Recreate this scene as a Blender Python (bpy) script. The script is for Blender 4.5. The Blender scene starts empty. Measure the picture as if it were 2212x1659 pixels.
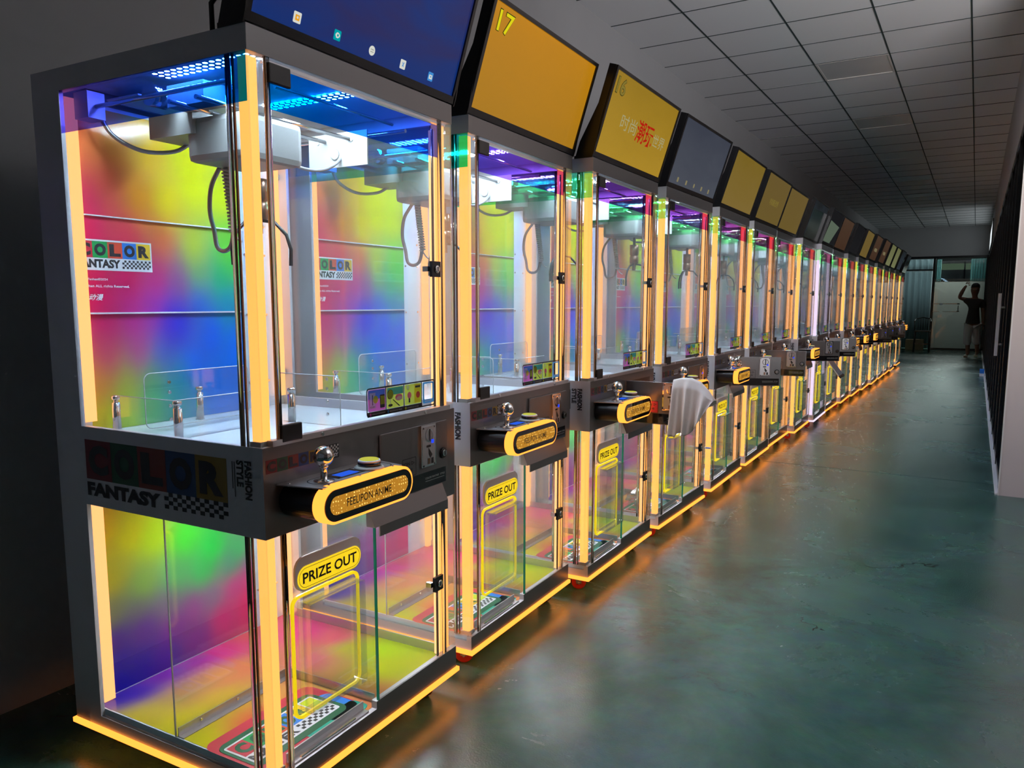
import bpy, bmesh, math, random
from mathutils import Vector, Matrix
random.seed(7)
PI = math.pi
C = bpy.context.scene.collection
S = bpy.context.scene

# ------------------------------------------------------------------ camera, light, exposure
cam_d = bpy.data.cameras.new('camera'); cam = bpy.data.objects.new('camera', cam_d); C.objects.link(cam)
S.camera = cam
cam_d.sensor_fit = 'HORIZONTAL'; cam_d.sensor_width = 36.0
cam_d.lens = 36.0 * 1663.66 / 2212.0
cam_d.shift_y = (861.97 - 829.5) / 2212.0
cam_d.clip_start = 0.05; cam_d.clip_end = 100
YAW, PIT, ROL = 0.53941, 0.12359, 0.00084
fw = Vector((-math.sin(YAW) * math.cos(PIT), math.cos(YAW) * math.cos(PIT), -math.sin(PIT)))
rt = Vector((math.cos(YAW), math.sin(YAW), 0)); up = rt.cross(fw)
rt2 = math.cos(ROL) * rt + math.sin(ROL) * up; up2 = -math.sin(ROL) * rt + math.cos(ROL) * up
m = Matrix((rt2, up2, -fw)).transposed().to_4x4(); m.translation = Vector((1.43067, -1.23766, 1.33085))
cam.matrix_world = m

S.view_settings.view_transform = 'Standard'; S.view_settings.look = 'None'
S.view_settings.exposure = 0.0; S.view_settings.gamma = 1.0
S.view_settings.use_curve_mapping = False
S.cycles.max_bounces = 5; S.cycles.diffuse_bounces = 3; S.cycles.glossy_bounces = 3
S.cycles.transmission_bounces = 4; S.cycles.transparent_max_bounces = 44
S.cycles.sample_clamp_indirect = 5.0; S.cycles.sample_clamp_direct = 0.0
S.cycles.caustics_reflective = False; S.cycles.caustics_refractive = False
S.cycles.use_denoising = True; S.cycles.adaptive_threshold = 0.05; S.cycles.adaptive_min_samples = 16
S.cycles.use_light_tree = True

w = bpy.data.worlds.new('world'); S.world = w; w.use_nodes = True
w.node_tree.nodes['Background'].inputs[0].default_value = (0.55, 0.62, 0.75, 1)
w.node_tree.nodes['Background'].inputs[1].default_value = 0.065

def area(name, loc, rot, sx, sy, power, col):
    l = bpy.data.lights.new(name, 'AREA'); l.shape = 'RECTANGLE'; l.size = sx; l.size_y = sy; l.energy = power; l.color = col
    o = bpy.data.objects.new(name, l); o.location = loc; o.rotation_euler = rot; C.objects.link(o); return o
# added unseen light for assumed side daylight, tilted and narrowed towards the ceiling
area('window_daylight', (3.2, .26, 1.9), (math.radians(118), 0, math.radians(12)), 2.2, 1.8, 92, (0.95, 0.93, 0.95)).data.spread = math.radians(95)
area('rear_window_daylight', (0.5, 25.5, 2.86), (-math.radians(38), 0, 0), 1.8, 0.3, 115, (0.90, 0.95, 0.90))  # added fill near the rear ceiling, brightens the top of the frosted glass

# ------------------------------------------------------------------ materials
def lin(c):
    return tuple(((v / 255) / 12.92 if v <= 10 else ((v / 255 + 0.055) / 1.055) ** 2.4) for v in c) + (1,)
MATS = {}
def nodes(name):
    mt = bpy.data.materials.new(name); mt.use_nodes = True
    nt = mt.node_tree; b = nt.nodes['Principled BSDF']; MATS[name] = mt
    return mt, nt, b
def mat(name, col, rough=0.5, metal=0.0, spec=0.5, emit=None, es=0.0, trans=0.0, ior=1.49, bump=0.0, bscale=60, coat=0, var=0.0):
    mt, nt, b = nodes(name)
    c = col if len(col) == 4 else tuple(col) + (1,)
    b.inputs['Base Color'].default_value = c
    b.inputs['Roughness'].default_value = rough; b.inputs['Metallic'].default_value = metal
    b.inputs['Specular IOR Level'].default_value = spec
    b.inputs['Transmission Weight'].default_value = trans; b.inputs['IOR'].default_value = ior
    b.inputs['Coat Weight'].default_value = coat
    if emit: b.inputs['Emission Color'].default_value = emit if len(emit) == 4 else tuple(emit) + (1,); b.inputs['Emission Strength'].default_value = es
    if var or bump:
        tc = nt.nodes.new('ShaderNodeTexCoord'); n = nt.nodes.new('ShaderNodeTexNoise'); n.inputs['Scale'].default_value = bscale
        nt.links.new(tc.outputs['Object'], n.inputs['Vector'])
        if var:
            mx = nt.nodes.new('ShaderNodeMix'); mx.data_type = 'RGBA'
            mx.inputs[6].default_value = tuple(v * (1 - var) for v in c[:3]) + (1,); mx.inputs[7].default_value = tuple(min(1, v * (1 + var)) for v in c[:3]) + (1,)
            nt.links.new(n.outputs['Fac'], mx.inputs[0]); nt.links.new(mx.outputs[2], b.inputs['Base Color'])
        if bump:
            bp = nt.nodes.new('ShaderNodeBump'); bp.inputs['Strength'].default_value = bump
            nt.links.new(n.outputs['Fac'], bp.inputs['Height']); nt.links.new(bp.outputs[0], b.inputs['Normal'])
    return mt
def emis(name, col, s):
    mt = bpy.data.materials.new(name); mt.use_nodes = True; nt = mt.node_tree; nt.nodes.clear()
    o = nt.nodes.new('ShaderNodeOutputMaterial'); e = nt.nodes.new('ShaderNodeEmission')
    e.inputs[0].default_value = tuple(col[:3]) + (1,); e.inputs[1].default_value = s
    nt.links.new(e.outputs[0], o.inputs[0]); MATS[name] = mt; return mt
def glassy(name, tint, refl=1.0, rough=0.03, ior=1.45, veil=0.0):
    """clear sheet: tinted see-through plus a Fresnel reflection"""
    mt = bpy.data.materials.new(name); mt.use_nodes = True; nt = mt.node_tree; nt.nodes.clear()
    o = nt.nodes.new('ShaderNodeOutputMaterial'); t = nt.nodes.new('ShaderNodeBsdfTransparent'); g = nt.nodes.new('ShaderNodeBsdfGlossy')
    t.inputs[0].default_value = tuple(tint) + (1,); g.inputs['Roughness'].default_value = rough; g.inputs[0].default_value = (1, 1, 1, 1)
    ge = nt.nodes.new('ShaderNodeNewGeometry'); d = nt.nodes.new('ShaderNodeVectorMath'); d.operation = 'DOT_PRODUCT'
    nt.links.new(ge.outputs['Normal'], d.inputs[0]); nt.links.new(ge.outputs['Incoming'], d.inputs[1])
    def M(op, a_, b_=None, c_=None, clamp=False):
        n = nt.nodes.new('ShaderNodeMath'); n.operation = op; n.use_clamp = clamp
        for i, q in enumerate((a_, b_, c_)):
            if q is None: continue
            if isinstance(q, (int, float)): n.inputs[i].default_value = q
            else: nt.links.new(q, n.inputs[i])
        return n.outputs[0]
    f0 = ((ior - 1) / (ior + 1)) ** 2
    om = M('SUBTRACT', 1.0, M('ABSOLUTE', d.outputs['Value']), None, True)
    mu = nt.nodes.new('ShaderNodeMath'); mu.operation = 'MULTIPLY'; mu.inputs[1].default_value = refl; mu.use_clamp = True
    nt.links.new(M('MULTIPLY_ADD', M('POWER', om, 5.0), 1 - f0, f0), mu.inputs[0])
    mx = nt.nodes.new('ShaderNodeMixShader')
    nt.links.new(mu.outputs[0], mx.inputs[0]); nt.links.new(t.outputs[0], mx.inputs[1]); nt.links.new(g.outputs[0], mx.inputs[2]); nt.links.new(mx.outputs[0], o.inputs[0])
    if veil:   # pale haze mixed in for light veiling the panes, stronger at flat angles
        df = nt.nodes.new('ShaderNodeBsdfDiffuse'); df.inputs[0].default_value = (.72, .90, 1, 1)
        wgt = M('MINIMUM', M('DIVIDE', veil, M('MAXIMUM', M('ABSOLUTE', d.outputs['Value']), .02)), .12)
        m2 = nt.nodes.new('ShaderNodeMixShader'); nt.links.new(wgt, m2.inputs[0]); nt.links.new(mx.outputs[0], m2.inputs[1]); nt.links.new(df.outputs[0], m2.inputs[2]); nt.links.new(m2.outputs[0], o.inputs[0])
    MATS[name] = mt; return mt
def dichroic():
    """thin colour-shifting film: what it lets through depends on the angle it is looked through"""
    mt = bpy.data.materials.new('dichroic_film'); mt.use_nodes = True; nt = mt.node_tree; nt.nodes.clear()
    o = nt.nodes.new('ShaderNodeOutputMaterial'); t = nt.nodes.new('ShaderNodeBsdfTransparent'); g = nt.nodes.new('ShaderNodeBsdfGlossy')
    g.inputs['Roughness'].default_value = 0.04
    ge = nt.nodes.new('ShaderNodeNewGeometry'); d = nt.nodes.new('ShaderNodeVectorMath'); d.operation = 'DOT_PRODUCT'
    nt.links.new(ge.outputs['Normal'], d.inputs[0]); nt.links.new(ge.outputs['Incoming'], d.inputs[1])
    ab = nt.nodes.new('ShaderNodeMath'); ab.operation = 'ABSOLUTE'; nt.links.new(d.outputs['Value'], ab.inputs[0])
    r = nt.nodes.new('ShaderNodeValToRGB'); cr = r.color_ramp
    stops = [(0.0, (1, .52, .42)), (0.12, (1, .34, .48)), (0.20, (.95, .15, .42)), (0.31, (.62, .12, .72)), (0.43, (.48, .13, .94)), (0.50, (.28, .13, .98)), (0.57, (.06, .16, 1)),
             (0.66, (.0, .22, .95)), (0.76, (.0, .45, .95)), (0.85, (.03, .85, .50)), (1.0, (.55, .95, .45))]
    while len(cr.elements) < len(stops): cr.elements.new(0.5)
    for e, (p_, c_) in zip(cr.elements, stops): e.position = p_; e.color = c_ + (1,)
    nt.links.new(ab.outputs[0], r.inputs[0]); nt.links.new(r.outputs[0], t.inputs[0]); nt.links.new(r.outputs[0], g.inputs[0])
    mx = nt.nodes.new('ShaderNodeMixShader'); mx.inputs[0].default_value = 0.12
    nt.links.new(t.outputs[0], mx.inputs[1]); nt.links.new(g.outputs[0], mx.inputs[2]); nt.links.new(mx.outputs[0], o.inputs[0])
    MATS['dichroic_film'] = mt
def translucent(name, col, w_=.5, g_=1):
    col = tuple(q ** g_ for q in col)
    mt = bpy.data.materials.new(name); mt.use_nodes = True; nt = mt.node_tree; nt.nodes.clear(); MATS[name] = mt
    o = nt.nodes.new('ShaderNodeOutputMaterial'); a = nt.nodes.new('ShaderNodeBsdfTranslucent'); b = nt.nodes.new('ShaderNodeBsdfDiffuse'); x = nt.nodes.new('ShaderNodeMixShader')
    a.inputs[0].default_value = col; b.inputs[0].default_value = col; x.inputs[0].default_value = 1 - w_
    nt.links.new(a.outputs[0], x.inputs[1]); nt.links.new(b.outputs[0], x.inputs[2]); nt.links.new(x.outputs[0], o.inputs[0])
dichroic()
WARM = (1.0, 0.34, 0.085); PEACH = (1.0, 0.42, 0.16)
mat('paint_front', (0.185, 0.176, 0.178), 0.30, 0.5, bump=0.02, bscale=300)  # darkened copy of the body paint, puts the fronts' shade into the colour
mat('paint', (0.66, 0.655, 0.70), 0.40, 0.2, bump=0.02, bscale=300)  # lighter copy, so the sides look lit by the neighbouring machine
mat('paint_dark', (0.20, 0.205, 0.22), 0.4, 0.2)
mat('inner_metal', (0.70, 0.85, 0.97), 0.38, 0.05)
mat('deck_metal', (0.80, 0.90, 0.97), 0.22, 0.05, bump=0.25, bscale=90)
mat('rail_metal', (0.62, 0.60, 0.62), 0.3, 0.8)
mat('chrome', (0.85, 0.86, 0.88), 0.09, 1.0)
mat('black_plastic', (0.012, 0.012, 0.014), 0.35)
mat('black_gloss', (0.010, 0.010, 0.012), 0.08, coat=0.5)
mat('decal_black', (0.022, 0.022, 0.026), 0.45)
mat('decal_white', (0.80, 0.84, 0.90), 0.4)
mat('decal_yellow', lin((240, 200, 40)), 0.4)
mat('decal_red', lin((205, 45, 70)), 0.4)
mat('decal_orange', lin((225, 80, 50)), 0.4)
mat('decal_green', lin((20, 160, 80)), 0.4)
mat('decal_darkgreen', lin((20, 95, 60)), 0.4)
mat('decal_blue', lin((40, 130, 225)), 0.4)
mat('decal_teal', lin((30, 175, 150)), 0.4)
mat('decal_pink', lin((215, 60, 170)), 0.4)
mat('decal_lime', lin((205, 225, 40)), 0.4)
mat('decal_cream', lin((235, 225, 150)), 0.4)
mat('sign_yellow', lin((250, 222, 40)), 0.35, emit=lin((250, 215, 30)), es=0.85)
mat('neon_yellow', lin((255, 225, 30)), 0.3, emit=lin((255, 222, 20)), es=0.8)
emis('led_warm', (1, .37, .075), 2.0)
emis('led_peach', (1, .40, .14), 2.0)
emis('led_door', (1, .46, .18), 2.1)
emis('led_strip', (1.0, 0.28, 0.035), 2.4)
emis('led_down', (1.0, 0.30, 0.04), 6.5)
emis('led_lilac', (0.92, 0.72, 1.0), 1.25)
emis('led_blue', (0.02, 0.06, 1.0), 1.2)
emis('lcd_blue', (0.03, 0.14, 0.95), 0.8)
emis('button_glow', (0.75, 0.75, 0.10), 0.7)
mat('red_wheel', (0.45, 0.025, 0.015), 0.35)
mat('zinc', (0.55, 0.52, 0.45), 0.3, 0.9)
mat('bronze_edge', (0.16, 0.10, 0.06), 0.12, 0.9)
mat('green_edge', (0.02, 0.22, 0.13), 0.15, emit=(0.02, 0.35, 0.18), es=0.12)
mat('cable_grey', (0.30, 0.31, 0.33), 0.25, 0.5)
mat('cable_black', (0.01, 0.01, 0.012), 0.4)
mat('coil_white', (0.55, 0.52, 0.50), 0.4)
mat('motor_brown', (0.30, 0.17, 0.11), 0.28, 0.85)
mat('crane_grey', (0.24, 0.235, 0.225), 0.4)
mat('cover_grey', (0.50, 0.50, 0.48), 0.45)
mat('acrylic_bright', (0.85, 0.92, 0.97), 0.15, emit=(.3, .5, .6), es=0.0)
mat('acrylic_rod', (1, 1, 1), 0.0, trans=1.0, ior=1.49)
glassy('glass', (0.985, 0.99, 0.985), 1.0, veil=0.014)
glassy('acrylic', (0.975, 0.985, 0.985), 1.5, 0.05, veil=0.006)
glassy('acrylic_edge', (0.90, 0.93, 0.95), 2.0, 0.05, 1.5)
glassy('film_wrap', (0.86, 0.87, 0.90), 5.0, 0.12, 1.45)
glassy('dark_glass', (0.045, 0.05, 0.055), 0.9, 0.02)
glassy('smoke_glass', (0.62, 0.66, 0.66), 0.9, 0.02)

for n_, c_ in (('red', (120, 34, 44)), ('green', (22, 80, 52)), ('orange', (130, 48, 36)), ('blue', (34, 70, 120)), ('yellow', (150, 118, 34))): mat('ink_' + n_, lin(c_), 0.4)
def led_board(name, col, strength, nx, ny, r=0.34):
    mt = bpy.data.materials.new(name); mt.use_nodes = True; nt = mt.node_tree; nt.nodes.clear()
    N = nt.nodes.new; L = nt.links.new
    o = N('ShaderNodeOutputMaterial'); tc = N('ShaderNodeTexCoord'); mp = N('ShaderNodeMapping'); mp.inputs['Scale'].default_value = (nx, ny, 1)
    L(tc.outputs['Generated'], mp.inputs[0])
    fr = N('ShaderNodeVectorMath'); fr.operation = 'FRACTION'; L(mp.outputs[0], fr.inputs[0])
    sx = N('ShaderNodeSeparateXYZ'); L(fr.outputs[0], sx.inputs[0])
    cb = N('ShaderNodeCombineXYZ'); L(sx.outputs[0], cb.inputs[0]); L(sx.outputs[1], cb.inputs[1])
    ds = N('ShaderNodeVectorMath'); ds.operation = 'DISTANCE'; ds.inputs[1].default_value = (0.5, 0.5, 0); L(cb.outputs[0], ds.inputs[0])
    lt = N('ShaderNodeMath'); lt.operation = 'LESS_THAN'; lt.inputs[1].default_value = r; L(ds.outputs['Value'], lt.inputs[0])
    e = N('ShaderNodeEmission'); e.inputs[0].default_value = tuple(col) + (1,); e.inputs[1].default_value = strength
    d = N('ShaderNodeBsdfDiffuse'); d.inputs[0].default_value = (0.7, 0.8, 0.9, 1)
    mx = N('ShaderNodeMixShader'); L(lt.outputs[0], mx.inputs[0]); L(d.outputs[0], mx.inputs[1]); L(e.outputs[0], mx.inputs[2]); L(mx.outputs[0], o.inputs[0])
    MATS[name] = mt; return mt
led_board('led_board', (0.60, 0.80, 1.0), 520, 17, 3, .29)
led_board('led_board_low', (0.90, 0.92, 1.0), 88, 12, 4, .40)  # added under the deck to brighten the lower bay

def console_panel_mat():
    mt = bpy.data.materials.new('console_panel'); mt.use_nodes = True; nt = mt.node_tree; nt.nodes.clear()
    N = nt.nodes.new; L = nt.links.new
    o = N('ShaderNodeOutputMaterial'); tc = N('ShaderNodeTexCoord'); v = N('ShaderNodeTexVoronoi'); v.inputs['Scale'].default_value = 105
    v.inputs['Randomness'].default_value = 0.25
    L(tc.outputs['Object'], v.inputs['Vector'])
    r = N('ShaderNodeValToRGB'); r.color_ramp.elements[0].position = 0.20; r.color_ramp.elements[0].color = (1.5, 0.95, 0.22, 1)
    r.color_ramp.elements[1].position = 0.30; r.color_ramp.elements[1].color = (0.50, 0.22, 0.02, 1)
    L(v.outputs['Distance'], r.inputs[0])
    e = N('ShaderNodeEmission'); e.inputs[1].default_value = 1.0; L(r.outputs[0], e.inputs[0])
    g = N('ShaderNodeBsdfGlossy'); g.inputs['Roughness'].default_value = 0.1
    mx = N('ShaderNodeMixShader'); mx.inputs[0].default_value = 0.05; L(e.outputs[0], mx.inputs[1]); L(g.outputs[0], mx.inputs[2]); L(mx.outputs[0], o.inputs[0])
    MATS['console_panel'] = mt
console_panel_mat()

def vcol_mat(name, rough=0.35):
    mt, nt, b = nodes(name)
    a = nt.nodes.new('ShaderNodeAttribute'); a.attribute_name = 'print'; nt.links.new(a.outputs['Color'], b.inputs['Base Color'])
    b.inputs['Roughness'].default_value = rough; b.inputs['Specular IOR Level'].default_value = 0.35
vcol_mat('gradient_print', 0.16)

for k_ in ('white', 'yellow', 'red', 'blue', 'pink', 'lime'):
    translucent('stk_' + k_, tuple(MATS['decal_' + k_].node_tree.nodes['Principled BSDF'].inputs['Base Color'].default_value), .6, .55)
# ------------------------------------------------------------------ mesh helper
class MB:
    def __init__(s): s.v = []; s.f = []; s.mi = []; s.sm = []; s.slots = []; s.cur = 0; s.smooth = False
    def m(s, name):
        if name not in s.slots: s.slots.append(name)
        s.cur = s.slots.index(name); return s
    def add(s, vs, fs, smooth=None):
        k = len(s.v); s.v += [tuple(p) for p in vs]
        for f in fs: s.f.append(tuple(i + k for i in f)); s.mi.append(s.cur); s.sm.append(s.smooth if smooth is None else smooth)
        return s
    def box(s, x0, x1, y0, y1, z0, z1):
        vs = [(x, y, z) for x in (x0, x1) for y in (y0, y1) for z in (z0, z1)]
        return s.add(vs, [(0, 1, 3, 2), (4, 6, 7, 5), (0, 4, 5, 1), (2, 3, 7, 6), (0, 2, 6, 4), (1, 5, 7, 3)], False)
    def prism(s, poly, a0, a1, axis='y'):
        """poly in the other two axes (x,z for 'y'; y,z for 'x'; x,y for 'z')"""
        def P(p, a): return {'y': (p[0], a, p[1]), 'x': (a, p[0], p[1]), 'z': (p[0], p[1], a)}[axis]
        n = len(poly); vs = [P(p, a0) for p in poly] + [P(p, a1) for p in poly]
        fs = [tuple(range(n - 1, -1, -1)), tuple(range(n, 2 * n))] + [(i, (i + 1) % n, n + (i + 1) % n, n + i) for i in range(n)]
        return s.add(vs, fs, False)
    def quad(s, a, b, c, d): return s.add([a, b, c, d], [(0, 1, 2, 3)], False)
    def tube(s, pts, r, n=8, closed=False, r2=None):
        pts = [Vector(p) for p in pts]; rings = []; N = len(pts)
        pn = None
        for i, p in enumerate(pts):
            t = (pts[min(i + 1, N - 1)] - pts[max(i - 1, 0)]).normalized()
            if pn is None:
                a = Vector((0, 0, 1)) if abs(t.z) < 0.9 else Vector((1, 0, 0)); u = t.cross(a).normalized()
            else: u = (pn - t * pn.dot(t)).normalized()
            pn = u; w_ = t.cross(u); rr = r if r2 is None else r + (r2 - r) * i / max(1, N - 1)
            rings.append([p + rr * (math.cos(2 * PI * k / n) * u + math.sin(2 * PI * k / n) * w_) for k in range(n)])
        vs = [q for ring in rings for q in ring]
        fs = [(i * n + k, i * n + (k + 1) % n, (i + 1) * n + (k + 1) % n, (i + 1) * n + k) for i in range(N - 1) for k in range(n)]
        s.add(vs, fs, True); k = len(s.v) - len(vs)
        s.f.append(tuple(k + i for i in range(n - 1, -1, -1))); s.mi.append(s.cur); s.sm.append(False)
        s.f.append(tuple(k + (N - 1) * n + i for i in range(n))); s.mi.append(s.cur); s.sm.append(False)
        return s
    def lathe(s, prof, c, axis='z', n=20):
        """prof: (radius, height) list along axis from c"""
        vs = []
        for r, h in prof:
            for k in range(n):
                a = 2 * PI * k / n; p, q = r * math.cos(a), r * math.sin(a)
                vs.append({'z': (c[0] + p, c[1] + q, c[2] + h), 'x': (c[0] + h, c[1] + p, c[2] + q), 'y': (c[0] + p, c[1] + h, c[2] + q)}[axis])
        fs = [(i * n + k, i * n + (k + 1) % n, (i + 1) * n + (k + 1) % n, (i + 1) * n + k) for i in range(len(prof) - 1) for k in range(n)]
        s.add(vs, fs, True); k = len(s.v) - len(vs)
        s.f.append(tuple(k + i for i in range(n - 1, -1, -1))); s.mi.append(s.cur); s.sm.append(False)
        s.f.append(tuple(k + (len(prof) - 1) * n + i for i in range(n))); s.mi.append(s.cur); s.sm.append(False)
        return s
    def ball(s, c, r, nu=16, nv=10, sc=(1, 1, 1)):
        vs = [(c[0], c[1], c[2] - r * sc[2])]
        for j in range(1, nv):
            th = PI * j / nv
            for k in range(nu):
                a = 2 * PI * k / nu; vs.append((c[0] + r * sc[0] * math.sin(th) * math.cos(a), c[1] + r * sc[1] * math.sin(th) * math.sin(a), c[2] - r * sc[2] * math.cos(th)))
        vs.append((c[0], c[1], c[2] + r * sc[2])); L = len(vs) - 1
        fs = [(0, 1 + (k + 1) % nu, 1 + k) for k in range(nu)]
        for j in range(nv - 2): fs += [(1 + j * nu + k, 1 + j * nu + (k + 1) % nu, 1 + (j + 1) * nu + (k + 1) % nu, 1 + (j + 1) * nu + k) for k in range(nu)]
        fs += [(L, 1 + (nv - 2) * nu + k, 1 + (nv - 2) * nu + (k + 1) % nu) for k in range(nu)]
        return s.add(vs, fs, True)
    def build(s, name, parent=None, bevel=0, label=None, front=False):
        me = bpy.data.meshes.new(name); me.from_pydata(s.v, [], s.f)
        for n in s.slots: me.materials.append(MATS[n])
        me.polygons.foreach_set('material_index', s.mi); me.polygons.foreach_set('use_smooth', s.sm); me.update()
        bm = bmesh.new(); bm.from_mesh(me)
        if bevel:
            bmesh.ops.remove_doubles(bm, verts=bm.verts, dist=1e-6)
            es = [e for e in bm.edges if len(e.link_faces) == 2 and e.calc_face_angle(0) > 0.6]
            bmesh.ops.bevel(bm, geom=es, offset=bevel, segments=2, affect='EDGES', profile=0.6)
        bmesh.ops.recalc_face_normals(bm, faces=bm.faces)
        if front:  # faces turned to the aisle take the darkened paint copy
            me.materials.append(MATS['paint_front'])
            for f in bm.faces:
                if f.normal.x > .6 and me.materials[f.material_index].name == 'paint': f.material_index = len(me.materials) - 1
        bm.to_mesh(me); bm.free()
        o = bpy.data.objects.new(name, me); C.objects.link(o)
        if parent: o.parent = parent
        if label: o['label'] = label
        return o

def rrect(x0, x1, y0, y1, r, n=6):
    pts = []
    for cx, cy, a0 in ((x1 - r, y0 + r, -PI / 2), (x1 - r, y1 - r, 0), (x0 + r, y1 - r, PI / 2), (x0 + r, y0 + r, PI)):
        for k in range(n + 1): a = a0 + PI / 2 * k / n; pts.append((cx + r * math.cos(a), cy + r * math.sin(a)))
    return pts
class Plane2D:
    """flat print on a face: origin o, right u, up v, lifted along n"""
    def __init__(s, mb, o, u, v, lift=0.0008): s.mb = mb; s.o = Vector(o); s.u = Vector(u).normalized(); s.v = Vector(v).normalized(); s.n = s.u.cross(s.v); s.lift = lift
    def P(s, a, b, k=1): return s.o + s.u * a + s.v * b + s.n * (s.lift * k)
    def poly(s, pts, mat, k=1): s.mb.m(mat).add([s.P(a, b, k) for a, b in pts], [tuple(range(len(pts)))], False)
    def rect(s, a0, a1, b0, b1, mat, k=1): s.poly([(a0, b0), (a1, b0), (a1, b1), (a0, b1)], mat, k)
    def rr(s, a0, a1, b0, b1, r, mat, k=1): s.poly(rrect(a0, a1, b0, b1, r), mat, k)
    def disc(s, a, b, r, mat, k=1, n=20, ry=None): s.poly([(a + r * math.cos(2 * PI * i / n), b + (ry or r) * math.sin(2 * PI * i / n)) for i in range(n)], mat, k)
    def ring(s, outer, inner, mat, k=1):
        n = len(outer); s.mb.m(mat).add([s.P(a, b, k) for a, b in outer] + [s.P(a, b, k) for a, b in inner], [(i, (i + 1) % n, n + (i + 1) % n, n + i) for i in range(n)], False)
    def text(s, txt, a0, a1, b0, b1, mat, bold=0.0, k=2, shear=0.0, fit=True):
        vs, fs, bb = text_geo(txt, bold, shear)
        sx = (a1 - a0) / (bb[1] - bb[0]); sy = (b1 - b0) / (bb[3] - bb[2])
        if not fit: sx = sy = min(sx, sy)
        s.mb.m(mat).add([s.P(a0 + (x - bb[0]) * sx, b0 + (y - bb[2]) * sy, k) for x, y in vs], fs, False)
    def checker(s, a0, a1, b0, b1, nx, ny, mat, k=1, par=0):
        for i in range(nx):
            for j in range(ny):
                if (i + j + par) % 2 == 0:
                    s.rect(a0 + (a1 - a0) * i / nx, a0 + (a1 - a0) * (i + 1) / nx, b0 + (b1 - b0) * j / ny, b0 + (b1 - b0) * (j + 1) / ny, mat, k)
_T = {}
def text_geo(txt, bold, shear):
    key = (txt, bold, shear)
    if key in _T: return _T[key]
    cu = bpy.data.curves.new('t', 'FONT'); cu.body = txt; cu.offset = bold; cu.shear = shear; cu.resolution_u = 3
    o = bpy.data.objects.new('t', cu); C.objects.link(o)
    dg = bpy.context.evaluated_depsgraph_get(); me = bpy.data.meshes.new_from_object(o.evaluated_get(dg))
    vs = [(v.co.x, v.co.y) for v in me.vertices]; fs = [tuple(p.vertices) for p in me.polygons]
    bb = (min(v[0] for v in vs), max(v[0] for v in vs), min(v[1] for v in vs), max(v[1] for v in vs))
    bpy.data.objects.remove(o); bpy.data.curves.remove(cu); bpy.data.meshes.remove(me)
    _T[key] = (vs, fs, bb); return _T[key]

def tag(o, label, cat, group=None, kind=None):
    if label: o['label'] = label
    if cat: o['category'] = cat
    if group: o['group'] = group
    if kind: o['kind'] = kind
    return o
def empty(name, loc=(0, 0, 0), rz=0, parent=None):
    o = bpy.data.objects.new(name, None); o.empty_display_size = 0.1; C.objects.link(o); o.location = loc; o.rotation_euler = (0, 0, rz)
    if parent: o.parent = parent
    return o
def struct(mb, name, **k):
    o = mb.build(name, **k); o['kind'] = 'structure'; return o

# gradient prints: albedo from a handful of coloured ink spots blended smoothly
def gradient_sheet(name, parent, origin, u, v, W, H, spots, nx=26, ny=32, sig=0.16, mb_extra=None):
    o_, u_, v_ = Vector(origin), Vector(u), Vector(v)
    vs = []; cols = []
    for j in range(ny + 1):
        for i in range(nx + 1):
            a, b = i / nx, j / ny; vs.append(o_ + u_ * (a * W) + v_ * (b * H))
            acc = [0, 0, 0]; tw = 1e-9
            for (sa, sb, c) in spots:
                d2 = ((a - sa) ** 2 + (b - sb) ** 2); w_ = 1 / (d2 + .006) ** 2.0; tw += w_
                for q in range(3): acc[q] += w_ * min(1, (1.2, .97, 1.0)[q] * lin(c)[q] ** 1.12)
            cols.append([acc[0] / tw, acc[1] / tw, acc[2] / tw, 1.0])
    fs = [(j * (nx + 1) + i, j * (nx + 1) + i + 1, (j + 1) * (nx + 1) + i + 1, (j + 1) * (nx + 1) + i) for j in range(ny) for i in range(nx)]
    me = bpy.data.meshes.new(name); me.from_pydata([tuple(p) for p in vs], [], fs); me.materials.append(MATS['gradient_print'])
    at = me.color_attributes.new('print', 'FLOAT_COLOR', 'POINT')
    for i, c in enumerate(cols): at.data[i].color = c
    o = bpy.data.objects.new(name, me); C.objects.link(o); o.parent = parent
    return o

# ------------------------------------------------------------------ the claw machine prototype
W, D, H = 0.828, 0.828, 1.95
TILES = [('C', 'decal_red'), ('O', 'decal_green'), ('L', 'decal_orange'), ('O', 'decal_blue'), ('R', 'decal_yellow')]
def color_tiles(P, a0, a1, b0, b1, k=1, ink='decal_black', pre='decal_'):
    w_ = (a1 - a0) / 5
    for i, (ch, mt) in enumerate(TILES):
        mt = mt.replace('decal_', pre)
        P.rect(a0 + i * w_, a0 + (i + 1) * w_, b0, b1, mt, k)
        P.text(ch, a0 + (i + .12) * w_, a0 + (i + .88) * w_, b0 + (b1 - b0) * .12, b1 - (b1 - b0) * .12, ink, 0.06, k + 1)

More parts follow.
